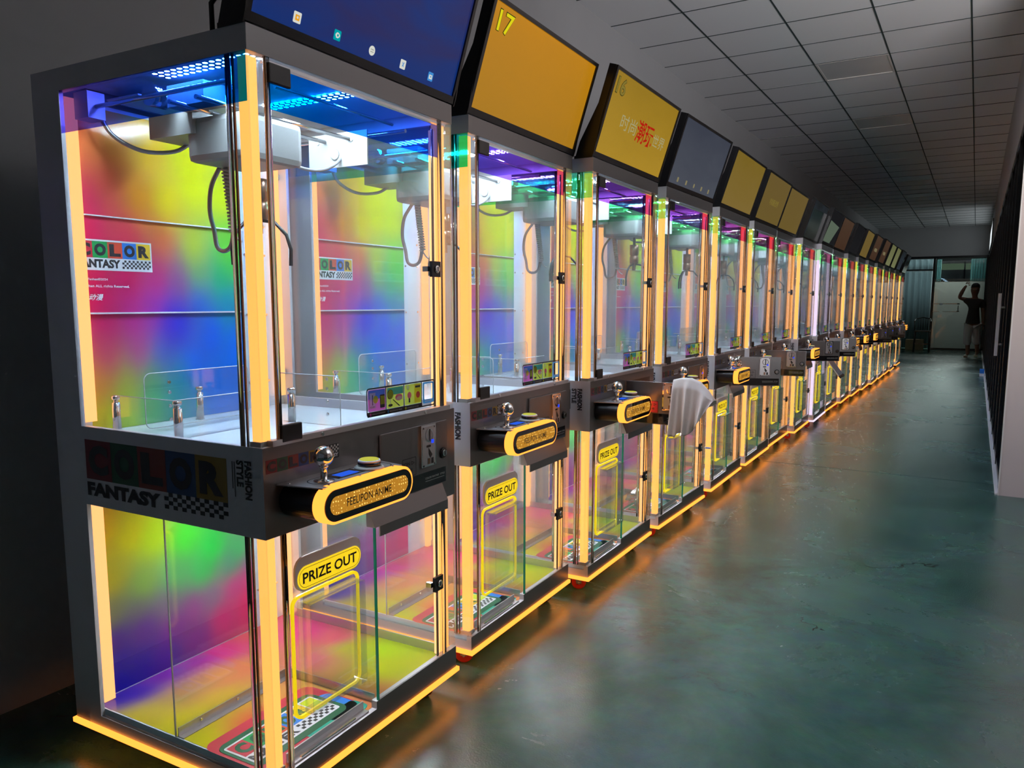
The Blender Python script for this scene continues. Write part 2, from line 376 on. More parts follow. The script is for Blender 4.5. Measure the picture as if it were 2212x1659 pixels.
def make_machine():
    R = empty('claw_machine')
    # housing: solid back and its two side fins
    b = MB().m('paint').box(-.828, -.762, 0, W, .09, 1.8925)
    b.box(-.762, -.706, 0, .012, .121, 1.8925).box(-.762, -.706, W - .012, W, .121, 1.8925); b.build('back_housing', R)
    b = MB().m('paint').box(-D, 0, 0, W, 1.935, H).box(-D, 0, 0, .02, 1.8925, 1.935).box(-D, 0, W - .02, W, 1.8925, 1.935).box(-.02, 0, .02, W - .02, 1.8925, 1.935).box(-D, -.76, .02, W - .02, 1.8925, 1.935)
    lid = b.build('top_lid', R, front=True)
    b = MB().m('rail_metal')
    b.box(-.022, -.006, .06, .80, 1.880, 1.887); b.build('top_rail', R)
    # middle band (a box frame) with the deck inside
    b = MB().m('paint').box(-.706, 0, 0, .018, .7635, .9875).box(-.706, 0, W - .018, W, .7635, .9875).box(-.018, 0, .018, W - .018, .7635, .9875)
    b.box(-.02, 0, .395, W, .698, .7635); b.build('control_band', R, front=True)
    b = MB().m('deck_metal').box(-.762, -.018, .018, W - .018, .945, .956); b.build('deck', R)
    b = MB().m('inner_metal').box(-.762, -.02, .02, W - .02, .7635, .775); b.build('deck_underside', R)
    b = MB().m('rail_metal').box(-.016, .004, .03, W - .03, .9875, 1.002)
    for y in (.2, .66): b.m('chrome').lathe([(.006, 0), (.005, .003)], (.004, y, .9945), 'x', 10)
    b.build('front_rail', R)
    # base
    b = MB().m('paint').box(-D, 0, 0, W, .09, .122).box(-.02, 0, 0, W, .12, .140).box(-.02, 0, .40, W, .138, .163)
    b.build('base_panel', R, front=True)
    t = .008
    b = MB().m('led_strip').box(-D - t, t, -t, 0.004, .074, .088).box(-t, t, -t, W + t, .074, .088).box(-D - t, t, W - .004, W + t, .074, .088)
    b.m('led_down').box(-D - t + .001, t - .001, -t + .001, .003, .0735, .074).box(-t + .001, t - .001, -t + .001, W + t - .001, .0735, .074).box(-D - t + .001, t - .001, W - .003, W + t - .001, .0735, .074)
    b.build('base_light_strip', R)
    for (x, y, a) in ((-.09, .07, .5), (-.09, .75, -.3), (-.72, .07, 2.4), (-.72, .75, 1.0)):
        c = MB().m('zinc').box(x - .03, x + .03, y - .03, y + .03, .076, .09)
        dx, dy = math.cos(a), math.sin(a)
        for sg in (-1, 1):
            ox, oy = -dy * .017 * sg, dx * .017 * sg
            c.add([(x + ox - dx * .012, y + oy - dy * .012, .078), (x + ox + dx * .02, y + oy + dy * .02, .078), (x + ox + dx * .024, y + oy + dy * .024, .03), (x + ox, y + oy, .03),
                   (x + ox * 1.2 - dx * .012, y + oy * 1.2 - dy * .012, .078), (x + ox * 1.2 + dx * .02, y + oy * 1.2 + dy * .02, .078), (x + ox * 1.2 + dx * .024, y + oy * 1.2 + dy * .024, .03), (x + ox * 1.2, y + oy * 1.2, .03)],
                  [(0, 1, 2, 3), (7, 6, 5, 4), (0, 4, 5, 1), (1, 5, 6, 2), (2, 6, 7, 3), (3, 7, 4, 0)])
        cx, cy = x + dx * .012, y + dy * .012
        c.tube([(cx + dy * .03, cy - dx * .03, .034), (cx - dy * .03, cy + dx * .03, .034)], .005, 8)
        co = c.build('caster', R)
        wv = MB().m('red_wheel'); wv.tube([(cx - dy * .013, cy + dx * .013, .034), (cx - dy * .010, cy + dx * .010, .034), (cx + dy * .010, cy - dx * .010, .034), (cx + dy * .013, cy - dx * .013, .034)], .034, 20)
        wo = wv.build('wheel', co, bevel=.004)
    # panes
    for nm, z0, z1 in (('upper_side_glass', .9875, 1.8925), ('lower_side_glass', .122, .7635)):
        for y in (.001, W - .006):
            MB().m('glass').box(-.706, -.004, y, y + .005, z0, z1).build(nm, R)
    MB().m('glass').box(-.006, 0, .055, .79, 1.0, 1.890).build('front_glass_door', R)
    MB().m('glass').box(-.006, 0, .412, .79, .163, .697).build('lower_glass_door', R)
    MB().m('green_edge').box(-.007, .001, .408, .412, .163, .697).build('glass_edge', R)
    for y in (0.0, W):
        n = -1 if y == 0 else 1
        MB().m('dichroic_film').quad((-.704, y + n * .0004, 1.782), (-.003, y + n * .0004, 1.782), (-.003, y + n * .0004, 1.8925), (-.704, y + n * .0004, 1.8925)).build('dichroic_film', R)
    MB().m('dichroic_film').quad((.0012, .062, 1.776), (.0012, .745, 1.776), (.0012, .745, 1.872), (.0012, .062, 1.872)).build('dichroic_film', R)
    # corner light posts
    for z0, z1, warm in ((.9875, 1.8925, 'led_warm'), (.14, .7635, 'led_warm')):
        for y, sg in ((.0, 1), (W, -1)):
            def Y(a): return y + sg * a
            p = MB().m('acrylic'); ya, yb = sorted((Y(.001), Y(.005))); p.box(-.062, -.001, ya, yb, z0, z1)
            ya, yb = sorted((Y(.005), Y(.052))); p.box(-.005, -.001, ya, yb, z0, z1)
            post = p.build('corner_post', R)
            ya, yb = sorted((Y(.016), Y(.046))); MB().m(warm).box(-.048, -.020, ya, yb, z0 + .004, z1 - .004).build('light_tube', post)
            p = MB().m('bronze_edge')  # dark rods standing in for dark refraction at the acrylic edges
            p.tube([(-.055, Y(.008), z0), (-.055, Y(.008), z1)], .0035, 6).tube([(-.006, Y(.056), z0), (-.006, Y(.056), z1)], .0035, 6)
            p.tube([(-.064, Y(.005), z0), (-.064, Y(.005), z1)], .003, 6).build('edge_trim', post)
            p = MB().m('acrylic_rod').tube([(-.006, Y(.066), z0), (-.006, Y(.066), z1)], .005, 10).tube([(-.074, Y(.008), z0), (-.074, Y(.008), z1)], .005, 10)
            p.build('acrylic_rod', post)
            ya, yb = sorted((Y(.01), Y(.05))); MB().m('cover_grey').box(-.052, -.016, ya, yb, z0 - .0, z0 + .012).build('tube_clip', post)
        for y, sg in ((.0, 1), (W, -1)):
            ya, yb = sorted((y + sg * .028, y + sg * .062))
            bl = MB().m('led_peach').box(-.745, -.728, ya, yb, z0 + .005, z1 - .005).build('rear_light_tube', R)
            ya, yb = sorted((y + sg * .018, y + sg * .028)); MB().m('cover_grey').box(-.75, -.734, ya, yb, z0 + .08, z0 + .1).box(-.75, -.734, ya, yb, z1 - .12, z1 - .1).build('tube_clip', bl)
    # extra bright bar where the front glass door closes
    MB().m('led_door').box(-.03, -.018, .742, .757, 1.003, 1.86).build('door_light_bar', R)
    MB().m('led_door').box(-.03, -.018, .742, .757, .165, .695).build('door_light_bar', R)
    MB().m('bronze_edge').box(-.012, -.008, .728, .736, 1.003, 1.86).box(-.012, -.008, .728, .736, .165, .695).box(-.012, -.008, .762, .767, .165, 1.86 - .0).build('door_trim', R) if False else \
        MB().m('bronze_edge').box(-.012, -.008, .728, .736, 1.003, 1.86).box(-.012, -.008, .728, .736, .165, .695).build('door_trim', R)
    # inside back walls
    b = MB().m('inner_metal').box(-.762, -.756, .012, W - .012, .956, 1.8925).box(-.762, -.756, .012, W - .012, .14, .7635)
    b.m('chrome')
    for z in (1.05, 1.29, 1.50, 1.6):
        for y in (.655, .745): b.lathe([(.005, 0), (.004, .003)], (-.756, y, z), 'x', 8)
    for y in (.655, .745): b.lathe([(.005, 0), (.004, .003)], (-.756, y, .28), 'x', 8)
    b.build('rear_lining', R)
    MB().m('inner_metal').box(-.755, -.02, .02, W - .02, 1.930, 1.935).build('ceiling_lining', R)
    up = [(0.083,0.908,(235,150,90)),(0.195,0.935,(235,190,80)),(0.373,0.911,(225,205,30)),(0.628,0.922,(205,225,0)),(0.678,0.816,(205,225,0)),(0.867,0.798,(195,225,10)),(0.153,0.774,(225,110,90)),(0.074,0.712,(205,60,110)),(0.329,0.744,(225,170,40)),(0.494,0.74,(215,215,10)),(0.052,0.626,(210,40,100)),(0.264,0.621,(220,60,100)),(0.454,0.614,(215,120,70)),(0.658,0.591,(180,210,30)),(0.883,0.599,(120,215,50)),(0.067,0.425,(210,0,90)),(0.25,0.486,(205,0,100)),(0.413,0.489,(190,40,130)),(0.557,0.476,(150,90,150)),(0.681,0.51,(110,190,110)),(0.841,0.497,(0,190,120)),(0.914,0.566,(60,210,80)),(0.107,0.337,(200,20,120)),(0.263,0.35,(185,30,150)),(0.373,0.365,(150,40,170)),(0.47,0.332,(60,30,210)),(0.545,0.347,(0,60,230)),(0.671,0.396,(0,110,220)),(0.866,0.395,(10,150,190)),(0.758,0.294,(0,110,245)),(0.921,0.239,(0,125,250)),(0.096,0.234,(205,70,120)),(0.279,0.243,(180,70,150)),(0.417,0.238,(60,110,200)),(0.621,0.181,(0,120,250)),(0.062,0.146,(210,160,60)),(0.215,0.137,(170,190,60)),(0.352,0.146,(80,180,120)),(0.553,0.119,(10,160,180)),(0.807,0.104,(0,130,240)),(0.051,0.042,(200,205,0)),(0.179,0.047,(150,215,20)),(0.344,0.067,(50,195,110)),(0.489,0.073,(20,170,160))]
    g = gradient_sheet('gradient_poster', R, (-.7545, .064, .957), (0, 1, 0), (0, 0, 1), .578, .925, up, sig=.105)
    sm = MB(); P = Plane2D(sm, (-.7545, 0, 0), (0, 1, 0), (0, 0, 1), .0006)
    P.rect(.045, .288, 1.425, 1.513, 'decal_white'); color_tiles(P, .05, .283, 1.461, 1.508, 2)
    P.text('FANTASY', .05, .182, 1.432, 1.457, 'decal_black', .05, 2); P.checker(.188, .283, 1.432, 1.457, 14, 4, 'decal_black', 2)
    P.text('Designed by Fanhan©2024', .02, .139, 1.394, 1.403, 'decal_white', 0.02, 1)
    P.text('Copyright©Fanhan ALL rights Reserved.', .0, .207, 1.374, 1.384, 'decal_white', 0.02, 1)
    P.text('泛队动漫', .035, .122, 1.338, 1.357, 'decal_white', 0.02, 1, shear=.3)
    sm.build('poster_sticker', g)
    sm = MB().m('decal_white'); sm.box(-.7544, -.744, .064, .642, 1.578, 1.5815).box(-.7544, -.744, .064, .642, 1.299, 1.3035).build('poster_seam', R)
    lo = [(0.014,0.862,(180,165,10)),(0.164,0.779,(165,175,0)),(0.299,0.721,(140,185,20)),(0.502,0.67,(60,200,50)),(0.689,0.57,(0,200,70)),(0.891,0.49,(20,195,90)),(0.045,0.572,(150,160,30)),(0.227,0.493,(115,165,70)),(0.43,0.484,(80,175,100)),(0.616,0.456,(50,185,90)),(0.817,0.427,(70,160,130)),(0.96,0.415,(130,100,160)),(0.672,0.278,(130,120,150)),(0.845,0.307,(190,60,150)),(0.948,0.19,(215,20,120)),(0.973,0.326,(215,30,140)),(0.033,0.408,(110,130,90)),(0.192,0.38,(100,110,110)),(0.362,0.351,(110,110,130)),(0.54,0.266,(140,70,150)),(0.732,0.148,(190,40,130)),(0.049,0.258,(70,30,150)),(0.213,0.274,(90,40,150)),(0.412,0.204,(120,40,150)),(0.041,0.14,(30,15,170)),(0.201,0.102,(40,20,165)),(0.346,0.098,(70,30,160)),(0.562,0.098,(120,40,150)),(0.022,0.05,(25,15,175))]
    gradient_sheet('lower_gradient_poster', R, (-.7545, .064, .145), (0, 1, 0), (0, 0, 1), .578, .616, lo, sig=.13)
    # floor print: a = along y, b = from back to front
    fl = [(0.064,0.034,(30,15,180)),(0.132,0.08,(60,20,180)),(0.284,0.035,(110,30,170)),(0.424,0.026,(150,30,165)),(0.544,0.056,(200,60,140)),(0.694,0.027,(200,90,110)),(-0.01,0.25,(200,205,20)),(0.073,0.265,(190,190,60)),(0.183,0.248,(165,150,100)),(0.277,0.263,(190,150,100)),(0.375,0.28,(205,150,90)),(0.478,0.298,(200,140,90)),(0.02,0.433,(200,215,10)),(0.114,0.406,(205,210,20)),(0.257,0.379,(205,190,50)),(0.005,0.59,(200,215,0)),(0.872,0.24,(230,40,150)),(0.864,0.433,(230,70,130)),(0.688,0.498,(215,110,130)),(0.815,0.542,(190,205,30)),(0.898,0.691,(175,225,0)),(0.998,0.772,(180,225,0)),(0.743,0.858,(185,215,0)),(0.55,0.906,(210,140,100)),(0.587,0.82,(200,170,60)),(-0.01,0.789,(210,100,90)),(0.193,0.68,(210,110,80))]
    g = gradient_sheet('floor_poster', R, (-.756, .016, .141), (0, 1, 0), (1, 0, 0), .796, .738, fl, 24, 24, sig=.12)
    MB().m('inner_metal').box(-.756, -.02, .012, W - .012, .122, .1405).build('floor_plate', R)
    sm = MB(); P = Plane2D(sm, (0, 0, .1412), (0, 1, 0), (-1, 0, 0), .0005)
    P.rr(.010, .405, .035, .285, .035, 'decal_red'); P.rr(.19, .405, .03, .10, .02, 'decal_teal', 2); P.rr(.28, .40, .06, .2, .03, 'decal_blue', 2)
    P.rr(.02, .37, .075, .245, .03, 'decal_darkgreen', 3)
    P.rr(.030, .355, .10, .225, .008, 'decal_white', 4); color_tiles(P, .036, .30, .145, .218, 5, 'decal_darkgreen')
    P.text('MASTER', .036, .20, .107, .139, 'decal_black', .06, 5); P.checker(.21, .35, .107, .139, 12, 3, 'decal_black', 5)
    P.rect(.305, .35, .145, .218, 'decal_lime', 5)
    sm.build('floor_sticker', g)
    # floor rails and clear partitions in the lower bay
    b = MB().m('rail_metal').box(-.385, -.382, .016, .425, .141, .168).box(-.385, -.362, .016, .425, .141, .1435)
    b.box(-.385, -.03, .424, .427, .141, .168).box(-.030, -.010, .07, .375, .141, .145).box(-.034, -.030, .07, .375, .141, .168)
    b.box(-.75, -.03, .792, .797, .141, .172)
    for y in (.09, .22, .35): b.m('chrome').lathe([(.005, 0), (.004, .003)], (-.382, y, .157), 'x', 8)
    b.build('floor_rail', R)
    MB().m('acrylic').box(-.392, -.387, .016, .42, .141, .7635).box(-.387, -.01, .416, .420, .168, .7635).build('acrylic_partition', R)
    MB().m('decal_white').box(-.3935, -.3905, .012, .0155, .141, .7635).build('partition_edge', R)
    # chute fence and posts on the deck
    b = MB().m('acrylic').box(-.70, -.44, .096, .100, .956, 1.065).box(-.44, -.436, .096, .40, .956, 1.065).box(-.45, -.20, .50, .504, .956, 1.11)
    b.prism(rrect(.12, .50, .97, 1.13, .02), -.592, -.588, 'x'); b.build('acrylic_fence', R)
    e = MB().m('acrylic_bright')
    e.tube([(-.70, .098, 1.065), (-.438, .098, 1.065), (-.438, .40, 1.065)], .0014, 6).tube([(-.438, .098, .957), (-.438, .098, 1.065)], .0014, 6)
    e.tube([(-.45, .502, 1.11), (-.215, .502, 1.11), (-.202, .502, 1.10), (-.20, .502, 1.08), (-.20, .502, .957)], .0014, 6)
    q_ = rrect(.12, .50, .97, 1.13, .02); e.tube([(-.590, a_, b_) for a_, b_ in q_ + q_[:1]], .0014, 6)
    e.build('fence_edge', R)
    b = MB().m('chrome')
    for z_ in (.99, 1.03, 1.07, 1.10): b.lathe([(.006, 0), (.005, .002)], (-.587, .20, z_), 'x', 8).lathe([(.006, 0), (.005, -.002)], (-.25, .5, z_), 'y', 8)
    b.build('fence_slot', R)
    for x, y in ((-.695, .10), (-.432, .105), (-.695, .39), (-.40, .50)):
        MB().m('chrome').lathe([(.012, 0), (.012, .088), (.007, .089), (.007, .096), (.012, .097), (.012, .106), (.009, .109)], (x, y, .956), 'z', 14).build('fence_post', R)
    # LED boards under the lid, and an added panel lighting the lower bay
    for y in (.10, .48):
        MB().m('led_board').quad((-.47, y, 1.9285), (-.47, y + .06, 1.9285), (-.06, y + .06, 1.9285), (-.06, y, 1.9285)).build('light_board', R)
    MB().m('led_board_low').quad((-.60, .30, .7625), (-.60, .42, .7625), (-.20, .42, .7625), (-.20, .30, .7625)).build('light_board', R)
    MB().m('decal_white').box(-.74, -.60, .16, .46, 1.905, 1.909).build('vent_plate', R)
    # crane
    cr = empty('crane', (0, 0, 0), 0, R)
    b = MB().m('chrome')
    b.tube([(-.70, .075, 1.862), (-.10, .075, 1.862)], .006, 10).tube([(-.70, .72, 1.862), (-.10, .72, 1.862)], .006, 10)
    b.tube([(-.27, .08, 1.842), (-.27, .72, 1.842)], .006, 10).tube([(-.37, .08, 1.842), (-.37, .72, 1.842)], .006, 10).tube([(-.12, .2, 1.875), (-.12, .68, 1.875)], .005, 10)
    b.build('rail', cr)
    b = MB().m('inner_metal').box(-.72, -.66, .05, .10, 1.83, 1.90).box(-.12, -.07, .05, .10, 1.83, 1.90).m('crane_grey').box(-.44, -.20, .655, .66, 1.76, 1.865).m('inner_metal').box(-.72, -.66, .70, .75, 1.83, 1.90)
    b.m('cover_grey').lathe([(.018, 0), (.016, -.004), (.008, -.005)], (-.33, .655, 1.80), 'y', 16).lathe([(.006, 0), (.005, -.003)], (-.26, .655, 1.84), 'y', 8).lathe([(.006, 0), (.005, -.003)], (-.40, .655, 1.84), 'y', 8)
    b.build('bracket', cr)
    b = MB().m('crane_grey').box(-.46, -.24, .20, .42, 1.715, 1.835); b.build('carriage_cover', cr, bevel=.018)
    b = MB().m('crane_grey').box(-.60, -.42, .19, .34, 1.79, 1.85).box(-.44, -.30, .13, .20, 1.845, 1.90)
    b.m('chrome').lathe([(.03, 0), (.03, .05), (.02, .052)], (-.50, .12, 1.885), 'y', 16); b.build('carriage_motor', cr)
    b = MB().m('motor_brown').lathe([(.008, 0), (.008, -.04), (.026, -.042), (.026, -.10), (.022, -.102), (.022, -.108), (.026, -.11), (.026, -.15), (.01, -.152), (.01, -.19)], (-.30, .30, 1.715), 'z', 18)
    claw = b.build('claw_head', cr)
    for k in range(3):
        a = 2 * PI * k / 3 + .4; dx, dy = math.cos(a), math.sin(a)
        pts = [(-.30 + dx * r_, .30 + dy * r_, z_) for r_, z_ in ((.012, 1.56), (.045, 1.555), (.078, 1.52), (.09, 1.48), (.088, 1.435))]
        MB().m('cable_black').tube(pts, .0045, 8, r2=.0055).build('claw_finger', claw)
    loop = [(-.46, .31, 1.72)] + [(-.475 - .035 * math.sin(t_ * PI) * (1 if t_ < .5 else 1), .31 + .0 * t_, 1.72 - .22 * t_) for t_ in (.2, .4, .6, .8)] + \
           [(-.485, .31, 1.495), (-.455, .31, 1.482), (-.425, .31, 1.50), (-.415, .31, 1.56), (-.43, .31, 1.64), (-.44, .31, 1.72)]
    def smooth(pts, n=5):
        pts = [Vector(p) for p in pts]; out = []
        for i in range(len(pts) - 1):
            p0, p1, p2, p3 = pts[max(i - 1, 0)], pts[i], pts[i + 1], pts[min(i + 2, len(pts) - 1)]
            for k in range(n):
                t_ = k / n; out.append(0.5 * ((2 * p1) + (p2 - p0) * t_ + (2 * p0 - 5 * p1 + 4 * p2 - p3) * t_ ** 2 + (-p0 + 3 * p1 - 3 * p2 + p3) * t_ ** 3))
        out.append(pts[-1]); return out
    MB().m('cable_grey').tube(smooth(loop), .0065, 8).build('hose', cr)
    MB().m('cable_grey').tube(smooth([(-.69, .10, 1.86), (-.68, .13, 1.80), (-.65, .20, 1.765), (-.60, .27, 1.77), (-.56, .30, 1.80)]), .006, 8).build('hose', cr)
    MB().m('cable_grey').tube(smooth([(-.30, .70, 1.85), (-.31, .64, 1.77), (-.32, .55, 1.735), (-.35, .47, 1.75), (-.38, .42, 1.79)]), .005, 8).build('hose', cr)
    co = [(-.425 + .02 * (t_ / 90) + .011 * math.cos(t_ * 1.25), .30 + .011 * math.sin(t_ * 1.25), 1.715 - .18 * t_ / 90) for t_ in range(0, 91)]
    co += [(-.405 + .07 * (t_ / 40), .30, 1.535 - .03 * math.sin(t_ / 40 * PI)) for t_ in range(1, 20)]
    MB().m('coil_white').tube(co, .0032, 6).build('coil_cord', cr)
    # side decals
    for y, u in ((0, (1, 0, 0)), (W, (-1, 0, 0))):
        sm = MB(); P = Plane2D(sm, (0 if y == 0 else -.82, y, 0), u, (0, 0, 1), .0006)
        def X(a): return a
        color_tiles(P, -.695 if y == 0 else .125 - .82, (-.125) if y == 0 else -.125, .84, .952, pre='ink_')
        P.text('FANTASY', -.694, -.38, .792, .832, 'decal_black', .06); P.checker(-.365, -.125, .796, .840, 14, 4, 'decal_black', 1)
        P.rect(-.106, -.103, .88, .948, 'decal_black'); P.rect(-.099, -.096, .86, .948, 'decal_black')
        Q = Plane2D(sm, (0 if y == 0 else -.82, y, 0), (0, 0, -1), u, .0006)
        Q.n = P.n
        Q.text('FASHION', -.953, -.857, -.062, -.038, 'decal_black', .05, shear=0); Q.text('STYLE', -.953, -.887, -.090, -.066, 'decal_black', .05)
        sm.build('side_lettering', R)
    # front band logo
    sm = MB(); P = Plane2D(sm, (0, 0, 0), (0, 1, 0), (0, 0, 1), .0006)
    color_tiles(P, .008, .188, .924, .957, pre='ink_'); P.rr(.188, .266, .922, .961, .004, 'decal_black'); P.checker(.190, .264, .938, .959, 12, 4, 'cover_grey', 2)
    P.text('FANTASY', .192, .262, .926, .936, 'decal_white', .04, 2); sm.build('front_lettering', R)
    # hinge plates
    for z0, z1 in ((1.836, 1.881), (.993, 1.036)):
        MB().m('black_plastic').box(-.008, .005, .061, .129, z0, z1).build('hinge_plate', R, bevel=.003)
    for z, y in ((1.436, .722), (.424, .718)):
        lk = MB().m('black_plastic').box(.0, .010, y - .024, y + .022, z - .024, z + .024).m('chrome').lathe([(.012, 0), (.012, .004), (.008, .005)], (.010, y, z), 'x', 14).m('black_plastic').box(.013, .016, y - .002, y + .002, z - .007, z + .007)
        lk.m('chrome').box(-.02, .0, y - .034, y - .020, z - .008, z + .008)
        lk.build('door_lock', R)
    # instruction sticker on the upper glass
    st = MB(); P = Plane2D(st, (.0008, 0, 0), (0, 1, 0), (0, 0, 1), .0005)
    P.ring(rrect(.382, .716, 1.012, 1.094, .010), rrect(.386, .712, 1.016, 1.090, .008), 'decal_black', 1)
    P.rect(.386, .645, 1.012, 1.026, 'decal_black', 1)
    for a0, a1, mt in ((.388, .466, 'stk_pink'), (.472, .552, 'stk_lime'), (.558, .642, 'stk_lime')):
        P.rr(a0, a1, 1.027, 1.089, .005, mt, 2)
    for a in (.467, .553, .643): P.rect(a, a + .004, 1.014, 1.090, 'decal_black', 1)
    P.rect(.390, .464, 1.062, 1.087, 'stk_blue', 3); P.rect(.394, .420, 1.036, 1.080, 'stk_white', 4); P.disc(.420, 1.06, .011, 'stk_lime', 5); P.rect(.405, .408, 1.045, 1.074, 'decal_black', 5)
    P.rr(.440, .462, 1.034, 1.072, .003, 'decal_black', 4); P.rect(.442, .460, 1.044, 1.068, 'stk_lime', 5); P.text('COIN', .396, .416, 1.038, 1.042, 'decal_black', 0, 5)
    P.rect(.474, .550, 1.066, 1.087, 'stk_blue', 3); P.disc(.488, 1.068, .0145, 'decal_black', 4); P.disc(.488, 1.068, .013, 'stk_lime', 5); P.rect(.486, .490, 1.036, 1.056, 'stk_white', 4); P.disc(.488, 1.036, .010, 'decal_black', 4, ry=.004)
    P.disc(.528, 1.056, .017, 'stk_pink', 4, ry=.010); P.disc(.530, 1.053, .015, 'stk_white', 5, ry=.006); P.poly([(.498, 1.052), (.502, 1.052), (.535, 1.030), (.528, 1.030)], 'decal_black', 4)
    P.rect(.606, .640, 1.030, 1.086, 'stk_yellow', 3); P.disc(.580, 1.056, .010, 'stk_pink', 4); P.disc(.624, 1.054, .010, 'stk_red', 4); P.disc(.572, 1.080, .007, 'stk_white', 5); P.rect(.576, .584, 1.034, 1.047, 'decal_black', 4); P.rect(.610, .636, 1.076, 1.082, 'decal_black', 4)
    P.ring(rrect(.650, .710, 1.022, 1.088, .006), rrect(.658, .702, 1.034, 1.083, .004), 'stk_blue', 2); P.rect(.660, .700, 1.026, 1.032, 'stk_white', 3)
    for a, mt, tx in ((.398, 'stk_pink', '微信支付宝扫码投币'), (.478, 'stk_blue', '操作摇杆移动天车按下按钮抓取'), (.562, 'stk_lime', '成功抓取礼品从出口取走')):
        P.disc(a, 1.0185, .0045, mt, 3); P.text(tx, a + .007, a + .066, 1.016, 1.021, 'stk_white', 0, 3)
    st.build('instruction_sticker', R, label='colourful row of picture instructions on the glass')
    # hood flap under the coin box
    b = MB().m('paint').prism([(.0, .7635), (.004, .7635), (.03, .702), (.03, .672), (.026, .672), (.026, .698), (0, .745)], .395, .742, 'y')
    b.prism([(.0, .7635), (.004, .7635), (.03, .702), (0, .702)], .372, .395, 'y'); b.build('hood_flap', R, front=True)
    # control console
    def stad(y0, y1, z0, z1, n=10): return rrect(y0, y1, z0, z1, (z1 - z0) / 2 - 1e-4, n)
    b = MB().m('black_plastic').prism(stad(.046, .396, .806, .890), 0.0, .128, 'x'); cs = b.build('control_console', R)
    b = MB(); b.smooth = False
    b.m('led_strip').prism(stad(.042, .400, .802, .894), .112, .143, 'x'); b.build('light_ring', cs)
    b = MB().m('black_gloss').prism(stad(.050, .392, .809, .887), .143, .1455, 'x'); b.build('console_face', cs)
    b = MB().m('console_panel').prism(stad(.068, .374, .825, .871), .1455, .1462, 'x')
    cp = b.build('console_panel', cs)
    sm = MB(); P = Plane2D(sm, (.1464, 0, 0), (0, 1, 0), (0, 0, 1), .0004)
    P.text('FEELIPON ANIME', .125, .30, .838, .858, 'motor_brown', .01); sm.build('console_lettering', cs)
    b = MB().m('rail_metal').prism([(0, .04), (.02, .044), (.128, .062), (.126, .375), (.02, .396), (0, .396)], .8905, .8935, 'z'); tp = b.build('top_plate', cs)
    sm = MB(); P = Plane2D(sm, (0, 0, .8936), (0, 1, 0), (-1, 0, 0), .0004)
    P.ring(rrect(.085, .372, -.112, -.035, .036), rrect(.088, .369, -.109, -.038, .033), 'decal_black', 1); sm.build('plate_line', tp)
    b = MB().m('black_gloss').box(.040, .092, .160, .262, .8936, .8950).m('lcd_blue').box(.052, .086, .178, .245, .895, .8954); b.build('lcd_display', cs)
    b = MB().m('chrome').lathe([(.026, 0), (.026, .003), (.012, .005), (.0085, .006), (.0085, .034), (.012, .037), (.012, .042)], (.078, .122, .8936), 'z', 18).ball((.078, .122, .957), .0255, 20, 14)
    b.build('joystick', cs)
    b = MB().m('cover_grey').lathe([(.040, 0), (.040, .004), (.033, .008)], (.076, .298, .8936), 'z', 24).m('black_gloss').lathe([(.031, .008), (.031, .018)], (.076, .298, .8936), 'z', 24)
    b.m('decal_white').lathe([(.030, .018), (.030, .022), (.028, .024)], (.076, .298, .8936), 'z', 24).m('button_glow').lathe([(.026, .0242), (.024, .0262)], (.076, .298, .8936), 'z', 24)
    b.build('push_button', cs)
    b = MB().m('chrome')
    for x, y in ((.118, .095), (.118, .21), (.118, .345), (.02, .37), (.022, .06)): b.lathe([(.004, 0), (.003, .002)], (x, y, .8936), 'z', 8)
    b.build('screw', tp)
    # coin door (hinged at its near edge), recess behind it
    MB().m('black_plastic').box(.0, .0008, .440, .768, .760, .950).build('coin_box_recess', R)
    hd = empty('coin_door', (.002, .433, 0), 0, R)
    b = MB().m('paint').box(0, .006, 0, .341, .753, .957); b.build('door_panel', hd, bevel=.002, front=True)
    b = MB().m('chrome').box(.006, .012, .190, .268, .824, .956).m('rail_metal').box(.012, .0125, .196, .262, .830, .950)
    P = Plane2D(b, (.0126, 0, 0), (0, 1, 0), (0, 0, 1), .0004)
    P.ring([(.232 + .022 * math.cos(a_ * .26), .922 + .022 * math.sin(a_ * .26)) for a_ in range(24)], [(.232 + .017 * math.cos(a_ * .26), .922 + .017 * math.sin(a_ * .26)) for a_ in range(24)], 'chrome', 2)
    P.rect(.230, .236, .904, .942, 'decal_black', 3); P.rr(.216, .238, .885, .892, .002, 'decal_black', 2); P.poly([(.226, .884), (.246, .860), (.236, .850), (.228, .862)], 'decal_black', 2)
    P.rect(.222, .234, .832, .850, 'motor_brown', 2); P.rect(.240, .252, .832, .850, 'decal_black', 2)
    for a_, c_ in ((.2, .95), (.258, .95), (.2, .832), (.258, .832)): P.disc(a_, c_ - .003, .003, 'decal_black', 3, 10)
    b.build('coin_slot_plate', hd)
    MB().m('led_blue').box(.0128, .0148, .243, .253, .896, .907).build('indicator_lamp', hd)
    b = MB().m('black_plastic').lathe([(.017, 0), (.017, .006), (.013, .008)], (.006, .313, .853), 'x', 18).m('chrome').lathe([(.011, 0), (.010, .002)], (.014, .313, .853), 'x', 14).m('black_plastic').box(.0158, .0168, .311, .315, .846, .860)
    b.build('key_lock', hd)
    b = MB().m('black_gloss').box(.006, .007, .012, .330, .757, .806); P = Plane2D(b, (.007, 0, 0), (0, 1, 0), (0, 0, 1), .0004)
    P.text('COLOR FANTASY  STYLE', .215, .322, .783, .789, 'cover_grey', 0, 1); P.rect(.215, .32, .776, .777, 'cover_grey'); b.build('name_plate', hd)
